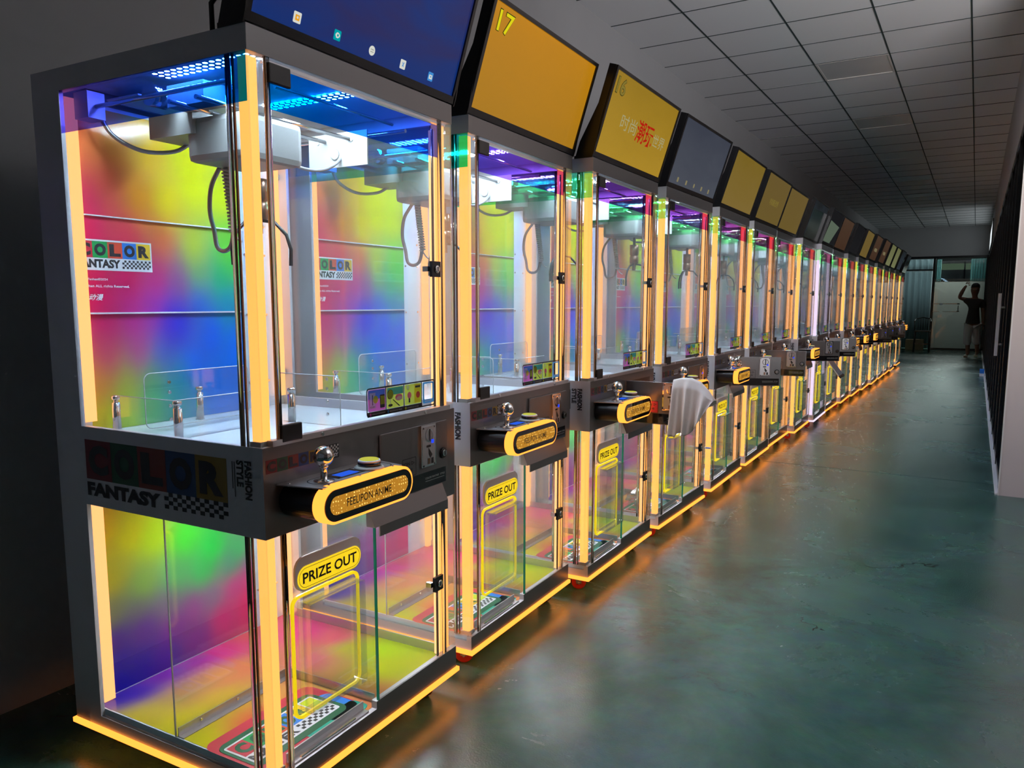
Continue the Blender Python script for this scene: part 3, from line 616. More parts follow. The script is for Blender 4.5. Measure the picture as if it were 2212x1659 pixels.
    for red in (False, True):
     b = MB(); P = Plane2D(b, (.0061, 0, 0), (0, 1, 0), (0, 0, 1), .0004)
     if red: P.rr(.098, .168, .808, .866, .004, 'decal_red')
     P.ring(rrect(.098, .168, .808, .866, .004), rrect(.100, .166, .810, .864, .003), 'decal_black', 2)
     P.text('ION ▷', .104, .160, .842, .856, 'decal_black', .02, 2); P.text('哥伦布', .110, .150, .822, .834, 'decal_black', .02, 2); so = b.build('coin_sticker', hd); so['red'] = int(red)
    # prize door
    fr = MB().m('acrylic').box(-.008, -.003, .072, .405, .168, .760).build('prize_door', R)
    sm = MB(); P = Plane2D(sm, (.0, 0, 0), (0, 1, 0), (0, 0, 1), .0006)
    sm.m('decal_white').prism(rrect(.088, .340, .598, .690, .034), -.003, .004, 'x')
    P.lift = .0008; P.o = Vector((.004, 0, 0))
    P.rr(.094, .338, .602, .664, .0305, 'sign_yellow', 1); P.ring(rrect(.099, .333, .607, .659, .0255), rrect(.1002, .3318, .6082, .6578, .0245), 'decal_black', 2)
    P.text('PRIZE OUT', .112, .320, .618, .647, 'decal_black', .025, 2); sm.build('prize_sign', fr, label='yellow pill shaped PRIZE OUT sign')
    def framering(mb, o0, o1, i0, i1, x0, x1):
        n = len(o0)
        mb.add([(x0, a, b_) for a, b_ in o0] + [(x0, a, b_) for a, b_ in i0] + [(x1, a, b_) for a, b_ in o1] + [(x1, a, b_) for a, b_ in i1],
               [(i, (i + 1) % n, n + (i + 1) % n, n + i) for i in range(n)] + [(2 * n + i, 3 * n + i, 3 * n + (i + 1) % n, 2 * n + (i + 1) % n) for i in range(n)]
               + [(i, 2 * n + i, 2 * n + (i + 1) % n, (i + 1) % n) for i in range(n)] + [(n + i, n + (i + 1) % n, 3 * n + (i + 1) % n, 3 * n + i) for i in range(n)], False)
    b = MB().m('neon_yellow'); oo = rrect(.070, .328, .264, .594, .026); ii = rrect(.0775, .3205, .2715, .5865, .0205); framering(b, oo, oo, ii, ii, .0, .006); b.build('neon_frame', fr)
    b = MB().m('acrylic_edge'); oo = rrect(.088, .302, .286, .580, .006, 2); ii = rrect(.091, .299, .289, .577, .004, 2); framering(b, oo, oo, ii, ii, .006, .050)
    b.m('acrylic').box(.047, .050, .091, .299, .289, .577); b.build('prize_box', fr)
    MB().m('chrome').box(-.002, .004, .088, .302, .158, .162).build('door_edge_strip', fr)
    return R

def children(o): return [c for c in bpy.data.objects if c.parent == o]
def copy_tree(o, parent=None, kids=None):
    c = o.copy(); C.objects.link(c); c.parent = parent
    if parent is not None: c.matrix_parent_inverse = o.matrix_parent_inverse.copy()
    for ch in kids[o.name] if o.name in kids else []: copy_tree(ch, c, kids)
    return c
def kidmap():
    km = {}
    for o in bpy.data.objects:
        if o.parent: km.setdefault(o.parent.name, []).append(o)
    return km

POS = [(0, 0, .035), (-.0494, .9521, .035), (-.011, 1.844, .02), (-.025, 2.794, -.005), (-.027, 3.802, .02), (-.042, 4.768, .015), (-.068, 5.671, .01), (-.02, 6.551, .02),
       (.009, 7.418, .02), (-.013, 8.329, .0), (.024, 9.238, .015), (.038, 10.12, .01), (.062, 11.02, .01), (.088, 11.96, .01), (.09, 12.98, .01), (.092, 13.93, .01), (.11, 14.82, .01), (.09, 16.35, .0)]
DOOR = {3: 92, 5: 66, 6: 88, 8: 62, 9: 72, 12: 28, 13: 66, 14: 60, 15: 78}
WORDS = ['nearest claw machine, its side panel lettered COLOR FANTASY in full view', 'second claw machine from the front, under the number 17 monitor', 'third claw machine, under the number 16 monitor, with a grey cloth on its open door',
         'claw machine just behind the grey cloth, a blue key in its lower lock', 'claw machine with a crumpled plastic bag over its joystick', 'claw machine with a wide open coin door, right behind the one with the plastic bag',
         'seventh claw machine, its coin door shut, between two with open doors', 'claw machine under the first unlit monitor with plastic film, eighth from the front',
         'claw machine lit in pale lilac instead of orange, its hood flap hanging loose', 'tenth claw machine, right behind the lilac one', 'claw machine jutting out at the bend, second past the lilac one',
         'twelfth claw machine, second behind the bend, its coin door slightly ajar', 'thirteenth claw machine, its coin door half open', 'fourteenth claw machine, fifth from the far end',
         'claw machine fourth from the far end of the row', 'claw machine third from the far end of the row', 'claw machine second from the far end, before the gap', 'last claw machine of the row, beyond the gap by the dark curtain']
proto = make_machine()
km = kidmap()
machines = [proto] + [copy_tree(proto, None, km) for _ in range(17)]
km = kidmap()
def descend(o):
    out = []
    for c in km.get(o.name, []): out += [c] + descend(c)
    return out
def base(n): return n.split('.')[0]
LILAC = {'led_door', 'led_warm', 'led_peach', 'led_strip', 'led_down'}
FAR_DROP = {'screw', 'plate_line', 'tube_clip', 'console_lettering', 'coin_sticker', 'vent_plate', 'poster_seam', 'poster_sticker', 'floor_sticker', 'partition_edge', 'door_edge_strip', 'key_slot', 'front_lettering', 'acrylic_rod', 'deck_underside', 'floor_rail', 'rear_lining_screw'}
doomed = []
for i, (r, (x, y, th)) in enumerate(zip(machines, POS)):
    k = i + 1
    r.location = (x, y, 0); r.rotation_euler = (0, 0, th)
    tag(r, WORDS[i], 'claw machine', 'claw machines in a row along the left wall')
    for o in descend(r):
        bn = base(o.name)
        if bn == 'coin_door': o.rotation_euler = (0, 0, -math.radians(DOOR.get(k, 0)))
        if k == 9 and bn == 'hood_flap': doomed.append(o)
        if k == 9 and o.type == 'MESH':
            for si, sl in enumerate(o.material_slots):
                if sl.material and sl.material.name in LILAC and bn != 'light_ring' and not (bn in ('light_tube',) and o.location.length < 0):
                    sl.link = 'OBJECT'; sl.material = MATS['led_lilac']
        if bn == 'coin_sticker' and o.get('red') != int(k == 3): doomed.append(o); continue
        if (k >= 10 and bn in FAR_DROP) or (k >= 5 and bn in ('screw', 'plate_line', 'tube_clip', 'vent_plate', 'door_edge_strip')): doomed.append(o)
        if k not in DOOR and bn == 'coin_box_recess': doomed.append(o)
        if k >= 11 and bn == 'neon_frame': doomed.append(o)
        if k not in (1,) and bn == 'side_lettering' and o.data.vertices[0].co.y > .4: doomed.append(o)
        if k == 1 and bn == 'side_lettering' and o.data.vertices[0].co.y > .4: doomed.append(o)
for o in set(doomed): bpy.data.objects.remove(o)

fl9 = MB().m('paint').prism([(.012, .760), (.020, .765), (.185, .545), (.177, .540)], .40, .74, 'y').m('black_plastic').prism([(.177, .540), (.185, .545), (.205, .530), (.200, .515)], .40, .74, 'y')
fl9.build('hood_flap', machines[8])
# ------------------------------------------------------------------ monitors on the lids
def screen_mat(name, top, bottom, noise=0.0, s=1.0):
    """lit picture: a vertical wash with soft clouds"""
    mt = bpy.data.materials.new(name); mt.use_nodes = True; nt = mt.node_tree; nt.nodes.clear(); N = nt.nodes.new; L = nt.links.new
    o = N('ShaderNodeOutputMaterial'); tc = N('ShaderNodeTexCoord'); sp = N('ShaderNodeSeparateXYZ'); L(tc.outputs['Generated'], sp.inputs[0])
    n = N('ShaderNodeTexNoise'); n.inputs['Scale'].default_value = 2.2; n.inputs['Detail'].default_value = 4; n.inputs['Distortion'].default_value = .8; L(tc.outputs['Generated'], n.inputs['Vector'])
    ma = N('ShaderNodeMath'); ma.operation = 'MULTIPLY_ADD'; ma.inputs[1].default_value = noise; ma.inputs[2].default_value = -.5 * noise; L(n.outputs['Fac'], ma.inputs[0])
    ad = N('ShaderNodeMath'); ad.operation = 'ADD'; ad.use_clamp = True; L(sp.outputs[2], ad.inputs[0]); L(ma.outputs[0], ad.inputs[1])
    mx = N('ShaderNodeMix'); mx.data_type = 'RGBA'; mx.inputs[6].default_value = lin(bottom); mx.inputs[7].default_value = lin(top); L(ad.outputs[0], mx.inputs[0])
    e = N('ShaderNodeEmission'); e.inputs[1].default_value = s; L(mx.outputs[2], e.inputs[0])
    g = N('ShaderNodeBsdfGlossy'); g.inputs['Roughness'].default_value = .25; g.inputs[0].default_value = (.5, .5, .5, 1)
    ms = N('ShaderNodeMixShader'); ms.inputs[0].default_value = .06; L(e.outputs[0], ms.inputs[1]); L(g.outputs[0], ms.inputs[2]); L(ms.outputs[0], o.inputs[0])
    MATS[name] = mt
screen_mat('scr_blue', (42, 38, 84), (16, 46, 112), 2.6)
screen_mat('scr_17', (190, 128, 14), (172, 122, 28), .5)
screen_mat('scr_16', (150, 118, 32), (172, 136, 42), .5)
screen_mat('scr_grey', (60, 64, 76), (74, 78, 88), .9)
screen_mat('scr_olive', (120, 98, 36), (126, 104, 52), .6)
screen_mat('scr_olive2', (104, 86, 46), (106, 88, 44), .7)
screen_mat('scr_dark', (30, 33, 35), (44, 52, 60), 1.5)
screen_mat('scr_film', (72, 80, 72), (84, 96, 84), .5)
screen_mat('scr_brown', (72, 54, 42), (66, 46, 34), .8)
screen_mat('scr_pale', (98, 100, 66), (112, 116, 80), .4)
screen_mat('scr_off', (24, 24, 26), (28, 28, 30), .4)
emis('icon_white', (0.65, 0.66, 0.60), 1.0); emis('icon_teal', (0.0, 0.33, 0.36), 1.0); emis('icon_orange', (0.80, 0.35, 0.02), 1.0); emis('icon_blue', (.05, .25, .6), 1.0)
emis('txt_yellow', (0.72, 0.65, 0.01), 1.0); emis('txt_line', (0.03, 0.03, 0.01), 1.0); emis('txt_red', (0.42, 0.012, 0.006), 1.0); emis('txt_pale', (0.36, 0.33, 0.17), 1.0); emis('txt_olive', (.22, .17, .03), 1.0)
emis('pic_pale', (.09, .12, .085), 1.0); emis('icon_dim', (.22, .19, .10), 1.0)
for n_ in ('scr_off',): pass
TILT = math.atan2(.112, .352)
def monitor(k, smat, label, extra=None, wrap=False):
    x, y, th = POS[k - 1]
    R = empty('monitor', (x, y, H), th); tag(R, label, 'monitor', 'monitors on top of the claw machines')
    Wm, Hm = .846, .372
    u = Vector((0, 1, 0)); v = Vector((math.sin(TILT), 0, math.cos(TILT))); n = u.cross(v) * 1.0
    n = Vector((math.cos(TILT), 0, -math.sin(TILT)))
    o0 = Vector((-.004, 0, .006))
    def P(a, b, d): return o0 + u * a + v * b + n * d
    def boxp(mb, a0, a1, b0, b1, d0, d1):
        vs = [P(a, b_, d) for a in (a0, a1) for b_ in (b0, b1) for d in (d0, d1)]
        mb.add(vs, [(0, 1, 3, 2), (4, 6, 7, 5), (0, 4, 5, 1), (2, 3, 7, 6), (0, 2, 6, 4), (1, 5, 7, 3)])
    b = MB().m('black_plastic'); boxp(b, 0, Wm, 0, Hm, -.034, -.008)
    for q in ((0, Wm, 0, .022), (0, Wm, Hm - .013, Hm), (0, .016, .022, Hm - .013), (Wm - .013, Wm, .022, Hm - .013)): boxp(b, *q, -.008, 0)
    b.build('bezel', R)
    b = MB().m(smat); b.add([P(.016, .022, -.006), P(Wm - .013, .022, -.006), P(Wm - .013, Hm - .013, -.006), P(.016, Hm - .013, -.006)], [(0, 1, 2, 3)]); d = b.build('display', R)
    if extra:
        mb = MB(); pl = Plane2D(mb, P(0, 0, -.0055), u, v, .0006); extra(pl); mb.build('screen_picture', d)
    # side support plates standing on the lid
    for yy in (-.004, Wm - .002):
        hole = [(-.033, .035), (-.030, .060), (-.042, .074), (-.052, .064), (-.054, .046), (-.047, .036)]
        outer = [(-.085, .0005), (-.004, .0005), (.004, .022)] + [tuple((o0 + v * Hm * f + n * -.008)[q] for q in (0, 2)) for f in (.4, .7, 1.0)] + [tuple((o0 + v * Hm + n * -.040)[q] for q in (0, 2)), (.022, .22), (-.028, .13), (-.062, .07)]
        MB().m('black_plastic').prism(outer, yy, yy + .005, 'y').build('support_bracket', R)
    MB().m('black_plastic').box(-.09, -.03, 0, Wm, .0005, .012).build('foot_bar', R)
    c = MB().m('cable_black').tube([(-.14, .03 + Wm * (k > 1) * .95, .002), (-.135, .025 + Wm * (k > 1) * .95, .07), (-.10, .04 + Wm * (k > 1) * .95, .115), (-.06, .045 + Wm * (k > 1) * .95, .09), (-.05, .05 + Wm * (k > 1) * .93, .03), (-.05, .05 + Wm * (k > 1) * .93, .002)], .006, 8)
    c.tube([(-.105, .03 + Wm * (k > 1) * .95, .105), (-.14, .0 + Wm * (k > 1) * .95, .16), (-.13, -.005 + Wm * (k > 1) * .95, .25)], .005, 8); c.build('power_cable', R)
    if wrap:
        mb = MB().m('film_wrap'); mb.add([P(.01, .01, .003), P(Wm * .97, .015, .004), P(Wm * .97, Hm * .8, .003), P(.01, Hm * .75, .005)], [(0, 1, 2, 3)]); mb.build('protective_film', R)
    return R
def ex_icons(p, dim=False):
    W1 = 'icon_dim' if dim else 'icon_white'; T1 = 'icon_dim' if dim else 'icon_teal'
    xs = (.155, .295, .432, .569, .705)
    s_ = .0125
    for i, a in enumerate(xs):
        b = .050
        if i == 2: p.disc(a, b, .0125, W1, 1)
        else: p.rr(a - s_, a + s_, b - s_, b + s_, .003, (W1, T1, W1, W1, 'icon_dim' if dim else 'icon_blue')[i], 1)
        if dim: continue
        if i == 0: p.rect(a - .007, a + .007, b - .007, b + .006, 'icon_orange', 2); p.disc(a, b, .003, 'icon_white', 3, 8)
        if i == 1: p.disc(a, b, .0075, 'icon_white', 2, 6); p.disc(a, b, .0085, 'icon_white', 3, 12, .0055); p.disc(a, b, .0032, 'icon_teal', 4, 10)
        if i == 2:
            for q in (-.0045, 0, .0045):
                for z_ in (-.003, .003): p.disc(a + q, b + z_, .0013, 'txt_line', 2, 8)
        if i == 3: p.poly([(a - .005, b + .006), (a - .002, b + .006), (a + .005, b - .006), (a + .002, b - .006)], 'icon_blue', 2); p.poly([(a + .002, b + .006), (a + .005, b + .006), (a - .002, b - .006), (a - .005, b - .006)], 'icon_blue', 3)
        if i == 4: p.rect(a - .008, a + .008, b - .007, b + .005, 'icon_white', 2); p.disc(a, b, .003, 'icon_blue', 3, 5)
def outlined(p, t_, a0, a1, b0, b1, face):
    p.text(t_, a0 - .003, a1 + .003, b0 - .003, b1 + .003, 'txt_line', .035, 1); p.text(t_, a0, a1, b0, b1, face, .012, 2)
def ex17(p): outlined(p, '17', .055, .150, .275, .340, 'txt_yellow')
def ex16(p):
    outlined(p, '16', .05, .145, .275, .340, 'txt_olive')
    p.text('时尚', .19, .375, .15, .215, 'txt_pale', 0, 2); p.text('潮玩', .385, .60, .13, .23, 'txt_red', .012, 3); p.text('世界', .61, .77, .145, .205, 'txt_pale', 0, 2)
def exfaint(p): p.text('时尚潮玩世界', .3, .6, .15, .2, 'txt_olive', 0, 2)
def exbits(p): p.text('时尚潮玩', .25, .6, .14, .19, 'txt_pale', 0, 2)
monitor(1, 'scr_blue', 'monitor showing a deep blue desktop with five app icons, on the nearest machine', ex_icons)
monitor(2, 'scr_17', 'monitor with a bright amber screen and a yellow number 17', ex17)
monitor(3, 'scr_16', 'monitor with number 16 and red and pale Chinese characters on yellow', ex16)
monitor(4, 'scr_grey', 'monitor with a dim grey desktop and a row of faint icons', lambda p: ex_icons(p, True))
monitor(5, 'scr_olive', 'plain mustard yellow monitor just behind the one with the grey desktop')
monitor(6, 'scr_olive2', 'mustard monitor with faint pale characters, middle of three yellow ones', exfaint)
monitor(7, 'scr_olive2', 'mustard monitor last of three yellow ones, beside the first unlit monitor')
monitor(8, 'scr_dark', 'unlit monitor under wrinkled protective film, right after the three mustard ones', None, True)
monitor(9, 'scr_off', 'dark monitor with a pale slanted panel on its lower half, above the lilac machine', lambda p: p.poly([(.03, .03), (.50, .03), (.78, .23), (.10, .25)], 'pic_pale', 1))
monitor(10, 'scr_brown', 'narrow looking brown monitor before the gap in the monitors')
monitor(11, 'scr_off', 'black monitor on the machine that juts out at the bend')
monitor(12, 'scr_olive2', 'olive yellow monitor next to the black one at the bend')
monitor(13, 'scr_brown', 'brown monitor with small white characters behind the olive one', exbits)
monitor(14, 'scr_brown', 'brown monitor just before the two pale green ones', exbits)
monitor(15, 'scr_pale', 'first of the two pale yellow-green monitors near the far end')
monitor(16, 'scr_pale', 'second of the two pale yellow-green monitors near the far end')
monitor(17, 'scr_dark', 'dark monitor after the pale green ones, second from the end')
monitor(18, 'scr_dark', 'last dark monitor of the row, beside the curtain', None, True)

# ------------------------------------------------------------------ loose things on the machines
def local(k, a, b, z):
    x, y, th = POS[k - 1]; c, s_ = math.cos(th), math.sin(th); return Vector((x + c * a - s_ * b, y + s_ * a + c * b, z))
# grey cloth over the open coin door of the third machine
mat('cloth', (0.86, 0.76, 0.72), 0.85, spec=.2, bump=.15, bscale=400)
def cloth():
    nx, nz = 44, 30; vs = []; th = 0
    top = [(.0, .225, .974), (.25, .262, .983), (.5, .305, .984), (.72, .350, .968), (.88, .392, .925), (1.0, .420, .885)]
    bot = [(.0, .216, .712), (.17, .250, .704), (.21, .255, .722), (.5, .300, .716), (.60, .318, .727), (.72, .330, .745), (.74, .345, .765), (.86, .365, .790), (.92, .378, .820), (1.0, .418, .882)]
    def ip(T, t_):
        for a, b_ in zip(T, T[1:]):
            if t_ <= b_[0]: f = (t_ - a[0]) / (b_[0] - a[0]); return (a[1] + f * (b_[1] - a[1]), a[2] + f * (b_[2] - a[2]))
        return T[-1][1:]
    for j in range(nz + 1):
        for i in range(nx + 1):
            s_, t_ = i / nx, j / nz; a, b_ = ip(top, s_), ip(bot, s_)
            x = a[0] + (b_[0] - a[0]) * t_; z = a[1] + (b_[1] - a[1]) * t_
            y = 2.258 - .012 - .020 * t_ * math.sin(s_ * 16 + .5) - .010 * math.sin(s_ * 31 + t_ * 2) * t_ + .014 * (1 - min(1, t_ * 6)) - .012 * t_
            vs.append((x, y, z))
    # back layer
    for j in range(nz + 1):
        for i in range(nx + 1):
            s_, t_ = i / nx, j / nz; a = ip(top, s_); x = a[0]; z = a[1] - .19 * t_ * (1 - .9 * s_ ** 3)
            vs.append((x, 2.288 + .016 * min(1, t_ * 5) + .010 * math.sin(s_ * 14) * t_, z))
    n1 = (nx + 1) * (nz + 1); F = []
    for q in (0, n1):
        F += [(q + j * (nx + 1) + i, q + j * (nx + 1) + i + 1, q + (j + 1) * (nx + 1) + i + 1, q + (j + 1) * (nx + 1) + i) for j in range(nz) for i in range(nx)]
    F += [(i, i + 1, n1 + i + 1, n1 + i) for i in range(nx)]
    mb = MB().m('cloth'); mb.add(vs, F, True); o = mb.build('cleaning_cloth')
    sd = o.modifiers.new('th', 'SOLIDIFY'); sd.thickness = .0015
    tag(o, 'grey cloth draped over the corner of an open coin door', 'cloth')
cloth()
def crumple(name, c, sz, seed, matn, label, cat, sub=3):
    rnd = random.Random(seed); bm = bmesh.new(); bmesh.ops.create_icosphere(bm, subdivisions=sub, radius=1)
    for v_ in bm.verts:
        f = 1 + rnd.uniform(-.28, .28) + .25 * math.sin(v_.co.x * 7 + seed) * math.sin(v_.co.y * 6)
        v_.co = Vector((v_.co.x * sz[0] * f, v_.co.y * sz[1] * f, v_.co.z * sz[2] * f)) + Vector(c)
    me = bpy.data.meshes.new(name); bm.to_mesh(me); bm.free(); me.materials.append(MATS[matn]); o = bpy.data.objects.new(name, me); C.objects.link(o)
    return tag(o, label, cat)
crumple('plastic_bag', local(5, .082, .20, .946), (.040, .075, .038), 3, 'film_wrap', 'crumpled clear plastic bag over the joystick beyond the grey cloth', 'plastic bag')
crumple('plastic_wrap', local(4, -.2, .20, .186), (.05, .09, .035), 5, 'film_wrap', 'crumpled clear wrap lying in a lower bay behind the grey cloth', 'plastic wrap')
def key():
    p = local(4, .018, .722, .424)
    R = empty('key', p); tag(R, 'small blue headed key hanging from a lower door lock', 'key')
    MB().m('chrome').box(0, .022, -.003, .003, -.002, .002).build('blade', R)
    MB().m('decal_blue').prism([(.02, -.012), (.035, -.014), (.05, -.008), (.05, .008), (.035, .014), (.02, .012)], -.003, .003, 'z').build('head', R)
key()

# ------------------------------------------------------------------ room
XL, XR, YB, ZC = -1.21, 1.645, 24.5, 3.52
YR = 5.03
def floor_mat():
    mt, nt, b = nodes('floor_mat'); N = nt.nodes.new; L = nt.links.new
    tc = N('ShaderNodeTexCoord')
    n1 = N('ShaderNodeTexNoise'); n1.inputs['Scale'].default_value = 1.3; n1.inputs['Detail'].default_value = 8; n1.inputs['Roughness'].default_value = .62; n1.inputs['Distortion'].default_value = .6
    n2 = N('ShaderNodeTexNoise'); n2.inputs['Scale'].default_value = 9; n2.inputs['Detail'].default_value = 6; n2.inputs['Roughness'].default_value = .7
    L(tc.outputs['Object'], n1.inputs['Vector']); L(tc.outputs['Object'], n2.inputs['Vector'])
    r = N('ShaderNodeValToRGB'); r.color_ramp.elements[0].position = .33; r.color_ramp.elements[0].color = (.022, .074, .060, 1); r.color_ramp.elements[1].position = .72; r.color_ramp.elements[1].color = (.062, .145, .118, 1)
    L(n1.outputs['Fac'], r.inputs[0])
    mx = N('ShaderNodeMix'); mx.data_type = 'RGBA'; mx.blend_type = 'OVERLAY'; mx.inputs[0].default_value = .45; L(r.outputs[0], mx.inputs[6]); L(n2.outputs['Color'], mx.inputs[7])
    # hairline cracks
    nv = N('ShaderNodeTexNoise'); nv.inputs['Scale'].default_value = 5; nv.inputs['Detail'].default_value = 5; L(tc.outputs['Object'], nv.inputs['Vector'])
    av = N('ShaderNodeVectorMath'); av.operation = 'MULTIPLY_ADD'; av.inputs[1].default_value = (.35, .35, 0); L(nv.outputs['Color'], av.inputs[0]); L(tc.outputs['Object'], av.inputs[2])
    vo = N('ShaderNodeTexVoronoi'); vo.feature = 'DISTANCE_TO_EDGE'; vo.inputs['Scale'].default_value = .75; L(av.outputs[0], vo.inputs['Vector'])
    lt = N('ShaderNodeMath'); lt.operation = 'LESS_THAN'; lt.inputs[1].default_value = .0022; L(vo.outputs['Distance'], lt.inputs[0])
    n4 = N('ShaderNodeTexNoise'); n4.inputs['Scale'].default_value = 1.1; L(tc.outputs['Object'], n4.inputs['Vector'])
    gt = N('ShaderNodeMath'); gt.operation = 'GREATER_THAN'; gt.inputs[1].default_value = .56; L(n4.outputs['Fac'], gt.inputs[0])
    mm = N('ShaderNodeMath'); mm.operation = 'MULTIPLY'; L(lt.outputs[0], mm.inputs[0]); L(gt.outputs[0], mm.inputs[1])
    m2 = N('ShaderNodeMix'); m2.data_type = 'RGBA'; m2.inputs[7].default_value = (.012, .03, .027, 1); L(mm.outputs[0], m2.inputs[0]); L(mx.outputs[2], m2.inputs[6])
    L(m2.outputs[2], b.inputs['Base Color'])
    rr_ = N('ShaderNodeMapRange'); rr_.inputs[3].default_value = .16; rr_.inputs[4].default_value = .36; L(n1.outputs['Fac'], rr_.inputs[0]); L(rr_.outputs[0], b.inputs['Roughness'])
    b.inputs['Specular IOR Level'].default_value = .72
    bp = N('ShaderNodeBump'); bp.inputs['Strength'].default_value = .06; bp.inputs['Distance'].default_value = .02
    n3 = N('ShaderNodeTexNoise'); n3.inputs['Scale'].default_value = 160; n3.inputs['Detail'].default_value = 3; L(tc.outputs['Object'], n3.inputs['Vector'])
    L(n3.outputs['Fac'], bp.inputs['Height']); L(bp.outputs[0], b.inputs['Normal'])
floor_mat()
mat('joint', (.02, .035, .032), .6)
mat('wall_paint', (.52, .52, .53), .8, spec=.2, var=.04, bscale=3)
mat('wall_beige', (.62, .53, .50), .8, spec=.2, var=.03, bscale=4)
mat('trim_white', (.70, .66, .62), .5)
mat('tile_white', (.85, .85, .86), .85, spec=.1)
mat('tile_gap', (.03, .05, .05), .8)
mat('frame_black', (.010, .011, .013), .25, spec=.6)
translucent('curtain', (.18, .33, .33, 1))
translucent('curtain_grey', (.27, .34, .36, 1))
mt_ = bpy.data.materials.new('frost'); mt_.use_nodes = True; nt_ = mt_.node_tree; nt_.nodes.clear(); MATS['frost'] = mt_
o_ = nt_.nodes.new('ShaderNodeOutputMaterial'); a_ = nt_.nodes.new('ShaderNodeBsdfTranslucent'); a_.inputs[0].default_value = (.70, .70, .67, 1); d_ = nt_.nodes.new('ShaderNodeBsdfDiffuse'); d_.inputs[0].default_value = (.35, .37, .36, 1)
x_ = nt_.nodes.new('ShaderNodeMixShader'); x_.inputs[0].default_value = .45; nt_.links.new(a_.outputs[0], x_.inputs[1]); nt_.links.new(d_.outputs[0], x_.inputs[2]); nt_.links.new(x_.outputs[0], o_.inputs[0])
mat('dark_wood', (.022, .012, .008), .3, coat=.4)
mat('rear_wall', (.16, .17, .17), .8)
mat('carton', (.30, .22, .12), .8)
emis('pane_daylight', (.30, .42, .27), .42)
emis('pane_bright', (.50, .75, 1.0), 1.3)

fb = MB().m('floor_mat'); fb.add([(XL, -5, 0), (6, -5, 0), (6, YR, 0), (XL, YR, 0), (XR + .1, YR, 0), (XR + .1, 28.6, 0), (XL, 28.6, 0)], [(0, 1, 2, 4, 3), (3, 4, 5, 6)])
fb.m('joint').box(XL, XR, 5.39, 5.396, 0, .0006).box(XL, XR, 11.87, 11.878, 0, .0006).box(XL, XR, 18.3, 18.308, 0, .0006)
struct(fb, 'floor')
# ceiling: tiles in a sunk grid
cb_ = MB().m('tile_gap').box(XL, XR, YR - 8, 24.5, ZC + .006, ZC + .03).box(XR, 6, -3, YR, ZC + .006, ZC + .03)
xs = [XL] + [-.622 + .627 * i for i in range(0, 4)] + [XR]
xs2 = xs[:-1] + [1.259 + .627 * i for i in range(1, 8)] + [6]
ys = [4.703 + .6215 * i for i in range(-13, 33)]
LIGHTS = {(0, 3), (0, 7), (0, 11), (0, 15), (0, 19), (0, -1)}
g_ = 0.0
cb_.m('tile_white')
for j in range(len(ys) - 1):
    y0, y1 = ys[j], min(ys[j + 1], 24.5)
    X_ = xs2 if y1 <= YR + .3 else xs
    for i in range(len(X_) - 1):
        if i == 2 and (j - 13) in (-1, 3, 7, 11, 15, 19, 23, 27): continue
        dz = random.Random(i * 77 + j).uniform(-.001, .002)
        cb_.box(X_[i] + (g_ if i else 0), X_[i + 1] - g_, y0 + g_, y1 - g_, ZC + dz, ZC + .010)
cb_.m('tile_gap')
for x_ in xs[1:-1]: cb_.box(x_ - .0055, x_ + .0055, -3, 24.46, ZC - .004, ZC - .0005)
for y_ in ys:
    if y_ < 24.4: cb_.box(XL, (6 if y_ < YR else XR), y_ - .0045, y_ + .0045, ZC - .0035, ZC - .0005)
struct(cb_, 'ceiling')
mat('panel_off', (.66, .66, .66), .35)
for j in (-1, 3, 7, 11, 15, 19, 23, 27):
    y0 = ys[j + 13]; x0, x1 = xs[2], xs[3]
    if y0 > 24: continue
    R = empty('ceiling_light', ((x0 + x1) / 2, y0 + .31, ZC)); n_ = ['', '', '']
    tag(R, 'unlit square ceiling light panel set in the tiles', 'ceiling light', 'unlit ceiling light panels in one line')
    MB().m('trim_white').box(-.308, -.292, -.306, .306, -.006, .008).box(.292, .308, -.306, .306, -.006, .008).box(-.292, .292, -.306, -.292, -.006, .008).box(-.292, .292, .292, .306, -.006, .008).build('frame', R)
    MB().m('panel_off').box(-.292, .292, -.292, .292, -.001, .006).build('diffuser', R)
LAB = {}
struct(MB().m('wall_paint').box(XL - .1, XL, -5, 28.6, 0, ZC + .03), 'wall_left')
struct(MB().m('wall_paint').box(XR, XR + .12, YR + .012, 24.6, 2.66, ZC + .03), 'wall_right')
struct(MB().m('wall_beige').box(XR + .004, 6, YR, YR + .12, 0, ZC + .03), 'wall_return')
struct(MB().m('trim_white').box(XR - .004, XR + .004, YR - .004, YR + .02, 0, 2.66), 'trim_1')
struct(MB().m('wall_paint').box(XL, XR, 24.46, 24.6, 2.68, ZC + .03), 'wall_back')
wr = MB().m('wall_beige').box(6, 6.1, -5, YR, 0, .7).box(6, 6.1, -5, YR, 2.7, ZC + .03).box(6, 6.1, -5, YR, .7, 2.7)
wr.box(1.9, 6, .1, .2, 0, .95).box(1.9, 6, .1, .2, 2.85, ZC + .03).box(1.9, 2.05, .1, .2, .95, 2.85).box(4.35, 6, .1, .2, .95, 2.85)  # assumed wall out of view, its opening made for the added side light
struct(wr, 'wall_side')
struct(MB().m('trim_white').box(XR - .02, XR + .03, YR + .02, 24.4, 0, .012), 'trim_2')
